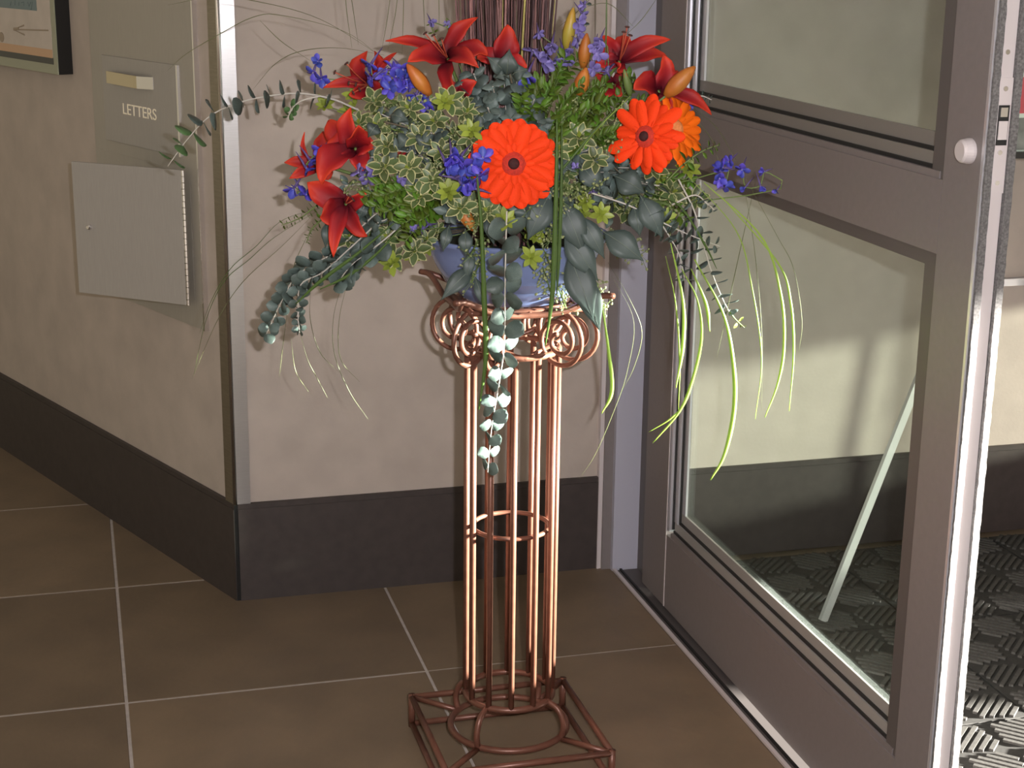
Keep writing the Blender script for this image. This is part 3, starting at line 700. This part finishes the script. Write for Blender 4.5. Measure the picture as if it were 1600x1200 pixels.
# ------------------------------------------------------------------ gerberas
GP = [(0, .08), (.15, .14), (.45, .20), (.75, .205), (.9, .165), (.97, .10), (1, .03)]
gp1 = leaf_mesh(M_ger, GP, 1, .07, .08); gp2 = leaf_mesh(M_ger2, [(q, h*.8) for q, h in GP], 1, .12, .08); gp3 = leaf_mesh(M_ger, [(q, h*.85) for q, h in GP], 1, .15, .12)
def gerbera(px, py, d, rad, face, label, pm, eye, disc, npet=19, ragged=.08):
    c = fp(px, py, d); f = V(face).normalized(); u = f.orthogonal().normalized(); v = f.cross(u)
    root = thing('gerbera', c, label, 'flower', 'gerberas in the arrangement')
    for lay, (R, lift, nn) in enumerate(((1.0, .04, npet), (.90, .10, npet), (.40, .22, npet-4))):
        for k in range(nn):
            a = 2*math.pi*(k+.5*lay+RNG.uniform(-.12, .12))/nn; e = u*math.cos(a)+v*math.sin(a)
            s = rad*R*RNG.uniform(1-ragged, 1+ragged*.4)
            link('petal', pm, root, orient(c+f*(.001+.0015*lay)+e*rad*.08, e+f*(lift+RNG.uniform(-.05, .05)*(1+ragged*12)), f, s*.93))
    g = G(); seg = 20; P = [(0.0, .010), (.10, .011), (.2, .010), (.27, .006)]
    vs = []; fs = []
    for r, h in P:
        for k in range(seg): a = 2*math.pi*k/seg; vs.append(c+(u*math.cos(a)+v*math.sin(a))*rad*r+f*h)
    for i in range(len(P)-1):
        for k in range(seg): fs.append((i*seg+k, (i+1)*seg+k, (i+1)*seg+(k+1) % seg, i*seg+(k+1) % seg))
    mk('disc', vs, fs, disc, root, True)
    vs = []; fs = []
    for i, (r, h) in enumerate([(0.0, .0145), (.08, .014), (.13, .0105), (.135, .006)]):
        for k in range(seg): a = 2*math.pi*k/seg; vs.append(c+(u*math.cos(a)+v*math.sin(a))*rad*r+f*h)
    for i in range(3):
        for k in range(seg): fs.append((i*seg+k, (i+1)*seg+k, (i+1)*seg+(k+1) % seg, i*seg+(k+1) % seg))
    if eye: mk('dark_eye', vs, fs, eye, root, True)
    g = G(); g.tube(spline([c-f*.002, c-f*.03, c.lerp(BASE, .6), BASE], 10), .0032, 6); g.build('stem', M_stem, root, smooth=True)
tc_ = tocam(fp(800, 256, -.2))
gerbera(803, 256, -.215, .071, tc_ - RH*.02+V((0, 0, .02)), 'big scarlet gerbera with a dark eye facing the camera', gp1, M_eye, M_eye2, 20, .05)
gerbera(1010, 214, -.19, .064, tc_ - RH*.55+V((0, 0, .10)), 'scarlet gerbera turned left, in front of the orange one', gp3, M_eye, M_eye2, 14, .28)
gerbera(1052, 202, -.140, .058, tc_ + RH*.55+V((0, 0, .18)), 'orange gerbera with a pale disc behind the scarlet one on the right', gp2, None, M_eye3, 14, .25)

# ------------------------------------------------------------------ delphinium
FL = [(0, .06), (.2, .18), (.5, .34), (.8, .32), (.95, .16), (1, .03)]
fpet = {'b': leaf_mesh(M_blue, FL, 1, .25, .22), 'l': leaf_mesh(M_lilac, FL, 1, .25, .22)}
def delph(pts, label, d, kind='b', size=.0155, base=None, closed=()):
    c0 = fp(*pts[0][:2], d); root = thing('delphinium_sprig', c0, label, 'flower', 'blue delphinium sprigs')
    P = [fp(p[0], p[1], d+.012) for p in pts]
    if base: P = P + [fp(*base, d+.03)]
    else: P = P + [P[-1].lerp(BASE, .5)]
    g = G(); g.tube(spline(P, 14), .0011, 5); g.build('stem', M_stem, root, smooth=True)
    for i, p in enumerate(pts):
        c = fp(p[0], p[1], d+RNG.uniform(-.008, .008)); s = size*(p[2] if len(p) > 2 else 1)
        f = (tocam(c)+rv(1.15)+V((0, 0, -.25))).normalized(); u = f.orthogonal().normalized(); v = f.cross(u)
        g = G(); g.tube([c, c-f*s*.6+V((0, 0, .3*s)), c-f*s*1.5+V((0, 0, .6*s))], [s*.16, s*.12, s*.03], 6); fo_ = g.build('floret', M_spur, root, smooth=True)
        opn = RNG.uniform(.4, 1.2) if i not in closed else 1.8
        for k in range(5):
            a = 2*math.pi*k/5+i; e = u*math.cos(a)+v*math.sin(a); link('petal', fpet[kind], fo_, orient(c+f*s*.05, e+f*(opn+RNG.uniform(-.5, .6))+rv(.25), f-e*.3*opn+rv(.4), s*RNG.uniform(.75, 1.2)))
        g = G(); g.tube([c, c+f*s*.22, c+f*s*.34], [s*.10, s*.09, s*.03], 5); g.build('bee', M_white, fo_, smooth=True)
delph([(497, 97), (490, 112), (502, 122)], 'blue sprig far left, alone against the beige wall', -.05, base=(575, 128))
delph([(580, 100), (583, 122), (600, 118), (612, 108), (617, 120), (633, 125), (610, 140), (638, 138), (628, 108)], 'blue sprig between the highest left lily and the slanted orange bud', -.11, size=.017)
delph([(650, 148), (660, 158), (668, 166), (657, 140, .8)], 'dark blue sprig under the slanted orange bud', -.13)
delph([(706, 243), (718, 248), (698, 258), (737, 256), (755, 248), (735, 285), (722, 288), (745, 296), (728, 272), (712, 262), (716, 280), (740, 268), (726, 258), (748, 274)], 'bright blue cluster touching the left edge of the big scarlet gerbera', -.235, size=.0195)
delph([(503, 234), (484, 250), (478, 262), (500, 258)], 'blue cluster against the leftmost red lily', -.125)
delph([(460, 293), (470, 298), (478, 305)], 'blue cluster peeping out left of the lowest lily', -.08, size=.0165)
delph([(570, 262), (582, 268), (592, 256), (575, 276), (562, 270)], 'pale lilac cluster below the large left lily', -.15, 'l', size=.014)
delph([(668, 348), (655, 352), (645, 358, .7)], 'pale lilac sprig hanging over the bowl rim', -.16, 'l', size=.014)
delph([(628, 280), (634, 286, .7)], 'tiny lilac florets between bright green and cream-edged foliage', -.17, 'l', size=.011)
delph([(832, 82), (842, 90), (855, 86), (862, 70), (880, 80), (875, 98), (888, 92), (842, 52, .7), (850, 100)], 'purple-blue cluster right of the twig bundle', -.10, 'l', size=.016)
delph([(908, 20, .8), (904, 36), (902, 60), (906, 50, .8), (912, 8, .6)], 'pale blue flower spike rising beside the yellow-green bud', -.08, 'l', size=.0145)
delph([(930, 72), (934, 84), (926, 106), (950, 114), (938, 62, .8)], 'pale blue cluster right of the upright orange bud', -.11, 'l', size=.0155)
delph([(824, 118, 1.2), (818, 124, .8)], 'single violet-blue floret in front of the twig bundle', -.15, 'b', size=.016)
delph([(1130, 262), (1124, 278), (1132, 292), (1140, 252, .8), (1126, 268)], 'blue cluster at the right fringe in front of the door rail', -.16, size=.0165)
delph([(1160, 264), (1165, 292, .8), (1188, 290, .8), (1195, 268, .7), (1214, 297, .6)], 'trailing blue buds furthest right across the glass door', -.16, size=.0145, closed=(1, 2, 3, 4))
delph([(673, 33, .8), (708, 46, .7), (698, 38, .7)], 'small faded blue sprig left of the twig bundle', -.03, 'l', size=.012)
delph([(925, 300, .7), (900, 262, .7)], 'dull violet florets among the grey leaves under the paired gerberas', -.2, 'l', size=.012)
delph([(1068, 158, .8), (1075, 168, .8)], 'dark blue florets under the drooping petal of the right-hand lily', -.1, 'b', size=.013)

# ------------------------------------------------------------------ eucalyptus, pittosporum, foliage
def path_from(pts, d):
    return [fp(p[0], p[1], (p[2] if len(p) > 2 else d)) for p in pts]
def strand(pts, d, label, kind='euc', n=12, size=.022, start=0., end=1.0, name='eucalyptus_branch', face=0.0, stem_r=.0016, stem_m=None, tipkind=None, taper=.5, steps=30, group='grey-green eucalyptus'):
    P = spline(path_from(pts, d), steps); root = thing(name, P[0], label, 'foliage', group)
    g = G(); g.tube(P, [stem_r*(1-.6*i/steps) for i in range(steps+1)], 6); g.build('stem', stem_m or M_estem, root, smooth=True)
    for k in range(n):
        u = start + (end-start)*(k+.5)/n; i = min(int(u*steps), steps-1); p = P[i].lerp(P[i+1], u*steps-i); tg = (P[i+1]-P[i]).normalized()
        s = size*(1-(1-taper)*max(0, (u-.35))/.65)*RNG.uniform(.85, 1.12)
        b = tg.orthogonal().normalized(); ph = (math.pi/2)*(k % 2)+RNG.uniform(-.3, .3)+.4
        for sg in (0, math.pi):
            e = Matrix.Rotation(ph+sg, 3, tg) @ b
            nn = tg*(1-face) + (tocam(p)+rv(.4))*face
            leaf(tipkind if (tipkind and u > .78) else kind, root, p+e*.0015, e+tg*.25+rv(.15), nn+rv(.15), s)
    return root
strand([(560, 172), (520, 155), (470, 146), (420, 150), (375, 160), (330, 180), (295, 215), (262, 260)], -.03, 'long white-stemmed branch arching left across the steel letter box', n=13, size=.029, start=.12, tipkind='eucg', taper=1.0, stem_r=.0020)
strand([(625, 300), (575, 345), (520, 395), (465, 430), (438, 475), (415, 525)], -.10, 'dense drooping branch below the lowest left lily', n=26, size=.029, start=.15, face=.75, taper=.7)
strand([(610, 330), (550, 385), (505, 425), (470, 445), (466, 490), (468, 520)], -.12, 'shorter drooping branch hanging straight down at the left', n=20, size=.025, start=.25, face=.7, taper=.45)
strand([(650, 330), (600, 375), (560, 405), (540, 425), (530, 440)], -.13, 'drooping branch tucked behind the dense one at lower left', n=14, size=.030, start=.25, face=.8, taper=.9)
strand([(792, 330), (790, 400), (789, 470), (788, 540), (778, 610), (768, 670), (762, 738)], -.235, 'long trailing strand down the front of the iron stand', n=18, size=.035, start=.02, face=.8, taper=.6, stem_r=.0014)
strand([(920, 300), (985, 322), (1040, 350), (1080, 368), (1125, 385)], -.19, 'pale-stemmed branch stretching right across the door jamb', n=11, size=.024, start=.1, face=.4, taper=.6)
strand([(1060, 280), (1085, 330), (1100, 385), (1112, 425), (1128, 465), (1142, 492)], -.17, 'strand of flat round leaves hanging in front of the lower glass', n=10, size=.024, start=.1, face=.05, taper=.9)
strand([(1010, 320), (1040, 360), (1062, 400), (1070, 440)], -.17, 'short branch drooping before the pale door bead', n=10, size=.022, start=.1, face=.4, taper=.8)
strand([(545, 300), (500, 318), (470, 340), (440, 352)], -.08, 'thin leafy tip poking left under the blue florets', kind='fern2', n=12, size=.013, start=.2, face=.4, taper=.7, stem_m=M_stem)
strand([(520, 330), (490, 355), (478, 380)], -.08, 'fine green tip beside the lowest left lily', kind='fern2', n=9, size=.013, start=.1, face=.4, stem_m=M_stem)
strand([(500, 150), (470, 158), (455, 172), (450, 185)], -.05, 'little round-leaved tip below the arching white stem', n=5, size=.014, start=.4, face=.7, kind='eucg')
strand([(1050, 160), (1075, 158), (1095, 150), (1112, 156)], -.10, 'dark small-leaved tip beside the drooping right petal', n=5, size=.012, start=.4, face=.4)
strand([(1040, 285), (1070, 255), (1100, 235), (1125, 226)], -.17, 'bright green tip reaching right over the door rail', kind='fern2', n=12, size=.017, start=.2, face=.4, stem_m=M_stem, group='bright green foliage', name='green_sprig')
strand([(1050, 320), (1085, 305), (1105, 318), (1118, 330)], -.17, 'dark curled tip against the glass right of the bowl', n=6, size=.013, start=.4, face=.5)
strand([(690, 90), (680, 60), (672, 35)], -.03, 'thin leafy tip rising left of the twig bundle', kind='fern2', n=6, size=.012, start=.2, face=.5, stem_m=M_stem)
strand([(860, 110), (900, 70), (915, 10), (918, -30)], -.06, 'upright dark-tipped sprig right of the twig bundle', n=9, size=.012, start=.2, face=.4, stem_m=M_stem)

strand([(1140, 488), (1150, 500), (1163, 512)], -.18, 'sunlit pale tip below the strand of flat round leaves', kind='pyg', n=2, size=.012, start=.5, face=.6, taper=1.0, stem_m=M_stem)
HEAD = {'E': ('silvery round-leaved eucalyptus sprig', 'grey-green eucalyptus', 'eucalyptus_sprig'), 'P': ('cream-edged variegated sprig', 'variegated sprigs', 'variegated_sprig'),
        'Y': ('yellow-green young sprig', 'variegated sprigs', 'variegated_sprig'), 'F': ('bright green feathery sprig', 'bright green foliage', 'green_sprig'), 'S': ('pale green seed cluster', 'seed clusters', 'seeded_sprig')}
def filler(k, x, y, dd=0.0):
    d = dome(x, y)+dd; tip = fp(x, y, d); head, grp, nm = HEAD[k]
    bx, by = 800+(x-800)*.45, 330+(y-330)*.45
    start = fp(bx, by, d*.35); P = spline([BASE.lerp(start, .6), start, start.lerp(tip, .6)+V((0, 0, .012)), tip], 16)
    root = thing(nm, P[0], where(head, x, y), 'foliage', grp)
    g = G(); g.tube(P, .0011, 5); g.build('stem', M_estem if k == 'E' else (M_stem if k in 'FYS' else M_dstem), root, smooth=True)
    ax = (P[-1]-P[-4]).normalized(); out = (tocam(tip)*.75 + V((0, 0, .45)) + ax*.3).normalized()
    if k == 'E':
        for i in range(7):
            u = .55+.45*i/6; p = P[int(u*16)]; tg = ax
            for sg in (0, math.pi):
                e = (Matrix.Rotation(i*1.4+sg, 3, tg) @ tg.orthogonal().normalized())
                leaf('euc' if i % 3 else 'euc2', root, p+rv(.004), e+tg*.3+rv(.3), out+rv(.55), RNG.uniform(.020, .031)*(1-.25*i/6))
    elif k in 'PY':
        for (c, m_) in ((tip, 1.), (P[12]+rv(.012), .9), (P[10]+rv(.016), .85)):
            a0 = RNG.uniform(0, 6.28); u_ = out.orthogonal().normalized(); v_ = out.cross(u_)
            for i in range(7):
                a = a0+i*2*math.pi/7; e = u_*math.cos(a)+v_*math.sin(a)
                kd = 'pyg' if k == 'Y' else ('pit' if i % 2 else 'pit2')
                leaf(kd, root, c+e*.002, e+out*RNG.uniform(.15, .8), out-e*.4+rv(.25), RNG.uniform(.019, .029)*m_*(.8 if k == 'Y' else 1))
            for i in range(3):
                a = a0+i*2.1+.5; e = u_*math.cos(a)+v_*math.sin(a)
                leaf('pyg' if (k == 'Y' or i == 0) else 'pit', root, c, e*.5+out, out-e, .013*m_)
    elif k == 'F':
        for j in range(3):
            c0 = P[9]; t2 = tip + (rv(.026) if j else V((0, 0, 0))); Q = [c0.lerp(t2, i/9)+V((0, 0, .006*math.sin(i/9*3.1))) for i in range(10)]
            g = G(); g.tube(Q, .0008, 4); g.build('stem', M_stem, root, smooth=True)
            for i in range(2, 10):
                tg = (Q[i]-Q[i-1]).normalized(); sd = tg.cross(out).normalized()
                for sg in (-1, 1): leaf('fern' if (i+j) % 2 else 'fern2', root, Q[i], sd*sg+tg*.7+out*RNG.uniform(-.1, .5)+rv(.2), out+rv(.4), RNG.uniform(.012, .021))
    else:
        g = G(); gs = G()
        for i in range(46):
            c = P[RNG.randint(9, 16)]; e = c + rv(.019) - V((0, 0, .004)) + tocam(c)*.004
            gs.tube([c, e], .0004, 3); r = RNG.uniform(.0014, .0026); q = rv(1).normalized()*r*1.3; g.tube([e-q, e-q*.3, e+q*.5, e+q*1.1], [r*.3, r, r*.9, r*.2], 5)
        g.build('seeds', M_seed, root, smooth=True, kind='stuff'); gs.build('seed_stalks', M_stem, root, kind='stuff')
FILL = {
 'P': [(655, 215), (690, 238), (640, 262), (675, 282), (655, 308), (700, 305), (702, 158, -.02), (728, 176), (735, 215), (600, 262), (588, 200), (575, 388, .03), (615, 402, .05), (648, 392, .05), (905, 215), (1050, 300), (1012, 335), (1082, 312), (762, 330), (930, 250), (605, 228), (560, 195), (545, 372), (1020, 265), (680, 190), (640, 170), (720, 325), (585, 160), (980, 180), (870, 235)],
 'Y': [(695, 160, -.03), (738, 205, -.03), (508, 165, .03), (830, 402, -.02), (790, 345, -.02), (612, 412, .03), (555, 150), (1035, 340, -.02), (940, 335, -.02), (780, 55, .06), (1075, 265), (700, 300, -.02)],
 'E': [(595, 178), (622, 190), (642, 210), (668, 205), (740, 115), (785, 98, -.05), (808, 118, -.04), (770, 135, -.03), (835, 155), (852, 188), (762, 168), (800, 185), (940, 250), (962, 270), (990, 262), (1012, 285, -.02), (1030, 290), (918, 235), (885, 262), (745, 195), (580, 245), (890, 330), (700, 335), (590, 348), (540, 290), (620, 235), (720, 130), (860, 300), (560, 320), (760, 310), (960, 310), (1050, 345), (640, 300), (820, 330)],
 'F': [(610, 300, -.02), (642, 322, -.02), (600, 332, -.02), (628, 350, -.01), (588, 288, -.02), (655, 345), (862, 132), (880, 172), (842, 126), (912, 182), (942, 162), (897, 142), (1060, 322), (930, 132), (862, 212), (900, 232), (1070, 280), (1010, 155), (960, 205), (880, 110), (820, 150), (925, 205), (990, 130), (595, 315, -.02), (645, 300, -.01), (850, 165), (895, 200)],
 'S': [(886, 288, -.01), (905, 298, -.02), (935, 290, -.02), (770, 318), (860, 372, -.03), (862, 420, -.04), (735, 400, -.03), (737, 442, -.05), (550, 285, -.02), (600, 152), (885, 482, -.05), (935, 445, -.04), (640, 180), (1000, 398, .0), (830, 325), (610, 200), (575, 170), (945, 480, -.02), (1045, 320), (860, 455, -.05), (760, 205), (690, 265), (960, 225), (655, 165), (900, 165), (1000, 310), (600, 240), (720, 195), (880, 315), (745, 350, -.02), (1060, 345)]}
for k in 'EPYFS':
    for t in FILL[k]: filler(k, *t)
# large grey leaves of the seeded eucalyptus
def big_leaf(root, x0, y0, x1, y1, wd, d0, d1, curl=.004):
    a, b = fp(x0, y0, d0), fp(x1, y1, d1); ax = b-a; L = ax.length; n = tocam(a)+V((0, 0, .2)); w_ = wd*.00098/2
    prof = [.02, .30, .66, .92, 1.0, .93, .74, .45, .18, .01]; vs = []; fs = []
    dn = ax.normalized(); n = (n-dn*n.dot(dn)).normalized(); sd = dn.cross(n)
    for i, h in enumerate(prof):
        t = i/(len(prof)-1); p = a+ax*t+n*(.012*math.sin(t*math.pi))
        for q in (-1, -.5, 0, .5, 1): vs.append(p+sd*w_*h*q+n*(abs(q)*w_*h*.10))
    for i in range(len(prof)-1):
        for k in range(4): fs.append((i*5+k, i*5+k+1, i*5+k+6, i*5+k+5))
    o = mk('leaf', vs, fs, M_big, root, True); md = o.modifiers.new('thick', 'SOLIDIFY'); md.thickness = .0008
    g = G(); g.tube([a+ax*t+n*(.0125*math.sin(t*math.pi)+.0004) for t in (0, .2, .4, .6, .8, .96)], [.0009, .0008, .0007, .0006, .0004, .0002], 4); g.build('midrib', M_vein, o)
def spray(name_pts, leaves, d, label):
    P = path_from(name_pts, d); root = thing('seeded_eucalyptus_spray', P[0], label, 'foliage', 'broad grey leaf sprays'); Q = spline(P, 14)
    g = G(); g.tube(Q, .0014, 5); g.build('stem', M_dstem, root, smooth=True)
    for L_ in leaves: big_leaf(root, *L_[:5], d-.004, d+(L_[5] if len(L_) > 5 else -.015))
spray([(880, 300), (905, 360), (920, 430)], [(942, 362, 1006, 408, 46, -.02), (905, 335, 945, 405, 34), (878, 312, 912, 398, 46), (880, 360, 935, 440, 44), (888, 395, 928, 500, 52, -.03), (860, 300, 824, 376, 48, -.02), (905, 420, 938, 520, 40, -.02)], -.185, 'broad grey-leaf spray hanging over the right of the bowl')
spray([(960, 262), (1000, 300), (1015, 340)], [(960, 275, 1008, 302, 44), (1000, 305, 1035, 372, 42), (905, 255, 940, 300, 36), (990, 320, 1000, 370, 30)], -.18, 'broad grey-leaf spray under the paired gerberas')
spray([(760, 330), (735, 380), (725, 440)], [(702, 352, 692, 394, 20), (727, 358, 728, 402, 24), (742, 415, 688, 470, 30, -.03), (742, 432, 757, 482, 18), (762, 330, 772, 384, 24), (738, 390, 728, 440, 20)], -.19, 'narrow grey-leaf spray hanging over the left of the bowl')
spray([(560, 320), (530, 345), (512, 365)], [(512, 345, 508, 388, 18), (562, 322, 548, 350, 20), (575, 312, 560, 345, 24)], -.12, 'small grey-leaf spray behind the lowest left lily')
spray([(800, 130), (795, 108), (790, 92)], [(792, 118, 796, 76, 34), (790, 115, 760, 88, 26), (800, 118, 826, 108, 30), (788, 120, 772, 122, 18)], -.19, 'grey ivy-like leaves standing before the lily and twigs')
spray([(600, 190), (640, 200), (680, 210)], [(640, 212, 622, 232, 28), (668, 210, 655, 236, 30), (590, 195, 575, 215, 26), (700, 222, 690, 252, 30), (610, 180, 640, 190, 24)], -.165, 'grey-leaf spray over the cream-edged foliage at centre left')

# ------------------------------------------------------------------ grass blades
def blade(pts, d, label, r=.0011, m=None, flat=.55, name='grass_blade', group='fine grass blades', d1=None, start=True):
    n = len(pts); P = [fp(p[0], p[1], d if d1 is None else d+(d1-d)*i/(n-1)) for i, p in enumerate(pts)]
    Q = spline(P, 28); root_ = G(); k = len(Q)-1
    root_.tube(Q, [r*min(1, .3+1.5*i/k)*(1-.75*max(0, i/k-.7)/.3) for i in range(k+1)], 6, flat=flat, fdir=(-FH if r > .0013 else None))
    o = root_.build(name, m or M_grass, None, smooth=True); tag(o, label, 'grass', group)
blade([(605, 98), (540, 50), (440, 24), (395, 27), (340, 55), (290, 85), (262, 110)], -.02, 'fine blade arching left over the flap with lettering')
blade([(602, 92), (500, 30), (400, 2), (330, -4), (262, 8)], -.02, 'fine blade arching highest to the left along the picture top')
blade([(600, 86), (530, 75), (470, 80), (430, 100), (395, 140)], -.02, 'fine blade curving down left of the lone blue sprig')
blade([(485, 95), (440, 65), (406, 32)], -.03, 'short fine blade running up left from the lone blue sprig')
for i, (pts, lab) in enumerate([([(550, 75), (542, 20), (538, -30)], 'first upright fine blade counted from the left wall corner'), ([(560, 70), (551, 10), (545, -30)], 'second upright fine blade from the left wall corner'), ([(596, 80), (605, 30), (613, -30)], 'third upright fine blade from the left wall corner'), ([(606, 78), (618, 20), (623, -30)], 'fourth upright fine blade from the left wall corner'), ([(628, 85), (630, 30), (631, -30)], 'fifth upright fine blade from the left wall corner'), ([(664, 60), (662, 10), (660, -30)], 'sixth upright fine blade from the left wall corner'), ([(686, 50), (686, 10), (685, -30)], 'upright fine blade nearest the left of the twig bundle')]):
    blade(pts, -.02, lab)
blade([(873, 42), (900, 20), (935, -15)], -.02, 'fine blade slanting up right from the twig bundle')
blade([(930, 70), (930, 20), (930, -30)], -.01, 'brown upright stalk right of the twig bundle', .0016, M_dstem)
blade([(944, 150), (947, 60), (948, -30)], -.09, 'green upright stalk crossing the upper right lily', .0014, M_grassd)
blade([(978, 55), (1003, 30), (1028, -5)], -.02, 'fine blade slanting up right over the lilac jamb')
blade([(900, 16), (950, 6), (990, 42)], -.02, 'fine blade looping over the upper right lily')
blade([(500, 325), (440, 345), (400, 385), (360, 420), (330, 470), (312, 520)], -.05, 'topmost fine blade sweeping down left over the steel corner guard', .0011, M_grassd)
blade([(495, 330), (430, 370), (390, 405), (350, 440), (322, 500), (303, 585)], -.05, 'middle fine blade sweeping down left over the steel corner guard', .0011, M_grassd)
blade([(485, 340), (440, 385), (380, 440), (340, 500), (300, 592)], -.05, 'lowest fine blade sweeping down left over the steel corner guard')
blade([(490, 350), (465, 400), (455, 430)], -.05, 'short fine blade left of the drooping eucalyptus')
blade([(450, 480), (442, 540), (436, 592)], -.08, 'fine blade hanging straight from the dense drooping branch')
blade([(485, 450), (485, 500), (500, 550), (530, 582)], -.08, 'fine blade curving right under the drooping branches')
blade([(540, 430), (522, 490), (522, 550), (545, 610), (575, 655)], -.08, 'longest fine blade under the left foliage reaching lowest')
blade([(545, 432), (530, 500), (532, 560), (562, 597)], -.08, 'fine blade close right of the longest hanging one at left')
blade([(466, 510), (480, 560), (495, 590), (512, 622)], -.08, 'fine blade below the short hanging eucalyptus')
blade([(455, 530), (462, 580), (482, 612)], -.08, 'shortest fine blade under the drooping branches')
blade([(1085, 170), (1120, 200), (1150, 250)], -.10, 'fine pale blade from the drooping petal to the blue cluster')
blade([(1080, 178), (1110, 215), (1122, 250)], -.10, 'second fine pale blade beside the paired gerberas')
blade([(1075, 275), (1150, 360), (1175, 450), (1190, 560), (1180, 655)], -.19, 'fine blade hanging before the middle of the lower glass', .0014, M_grassl)
blade([(1100, 285), (1190, 370), (1220, 460), (1225, 540), (1215, 600), (1195, 652)], -.20, 'lit blade second from the right over the lower glass', .0028, M_grassl)
blade([(1130, 310), (1215, 410), (1235, 470), (1240, 550), (1233, 642)], -.20, 'lit blade furthest right over the lower glass', .0024, M_grassl)
blade([(1160, 270), (1215, 370), (1240, 420), (1253, 500), (1248, 552)], -.20, 'thin dark blade furthest right of all', .0010)
blade([(1180, 285), (1150, 420), (1120, 560)], -.18, 'thin dark blade crossing the others to the lower left')
blade([(1165, 300), (1180, 400), (1190, 520), (1190, 640)], -.18, 'thin dark blade hanging behind the lit pair at right')
blade([(950, 410), (985, 470), (1003, 520), (990, 575), (970, 612)], -.12, 'thin dark blade curling in front of the lilac jamb')
blade([(955, 430), (990, 500), (980, 580), (960, 640), (930, 710), (905, 748)], -.12, 'long thin dark blade reaching down to the baseboard', .0009)
blade([(938, 460), (950, 540), (956, 610), (940, 646)], -.19, 'lit blade right of the iron scroll', .0036, M_grassl)
blade([(1048, 380), (1067, 470), (1067, 540), (1056, 606)], -.20, 'lit blade before the pale door bead, ending highest', .0036, M_grassl)
blade([(1065, 420), (1090, 470), (1096, 530), (1080, 600), (1060, 645), (1020, 692)], -.19, 'lit blade curling left across the door bead', .0030, M_grassl)
blade([(1080, 420), (1103, 475), (1109, 518)], -.20, 'short lit blade under the hanging round leaves', .0034, M_grassl)
blade([(1085, 405), (1130, 490), (1146, 570), (1147, 640), (1132, 710), (1110, 750)], -.22, 'widest lit blade sweeping down over the lower glass', .0042, M_grassl)
blade([(1097, 540), (1075, 620), (1050, 652), (1014, 675)], -.15, 'thin lit blade ending on the grey door stile', .0016, M_grassl)
blade([(1040, 400), (1055, 470), (1062, 560), (1060, 640)], -.17, 'lit blade edge-on beside the door bead', .0018, M_grassl)
blade([(745, 270), (752, 350), (757, 480), (759, 560), (748, 640)], -.245, 'dark green strap leaf hanging left of centre before the bowl', .0048, M_grassd, .35, group='strap leaves over the bowl')
blade([(870, 185), (870, 250), (866, 400), (862, 470), (852, 540)], -.245, 'dark green strap leaf hanging right of the big gerbera', .0046, M_grassd, .35, group='strap leaves over the bowl')
blade([(878, 195), (877, 300), (873, 400), (870, 460)], -.24, 'second strap leaf close right of the hanging one', .0036, M_grassd, .35, group='strap leaves over the bowl')
blade([(620, 345), (560, 395), (500, 440), (462, 475)], -.15, 'dark strap leaf lying along the drooping eucalyptus', .0034, M_grassd, .4, group='strap leaves over the bowl')
blade([(640, 340), (590, 395), (545, 430), (500, 452)], -.15, 'second strap leaf lying along the drooping eucalyptus', .0030, M_grassd, .4, group='strap leaves over the bowl')
blade([(960, 170), (920, 215), (880, 262), (850, 290)], -.21, 'dark green stalk slanting left of the paired gerberas', .0022, M_grassd, .6, group='strap leaves over the bowl')
blade([(985, 150), (930, 205), (905, 240)], -.20, 'pale green stalk crossing above the grey leaves', .0014, M_grassl, .6)
blade([(1010, 300), (1060, 320), (1100, 380), (1120, 420)], -.19, 'green stalk bending down right of the bowl', .0020, M_grassd, .6)
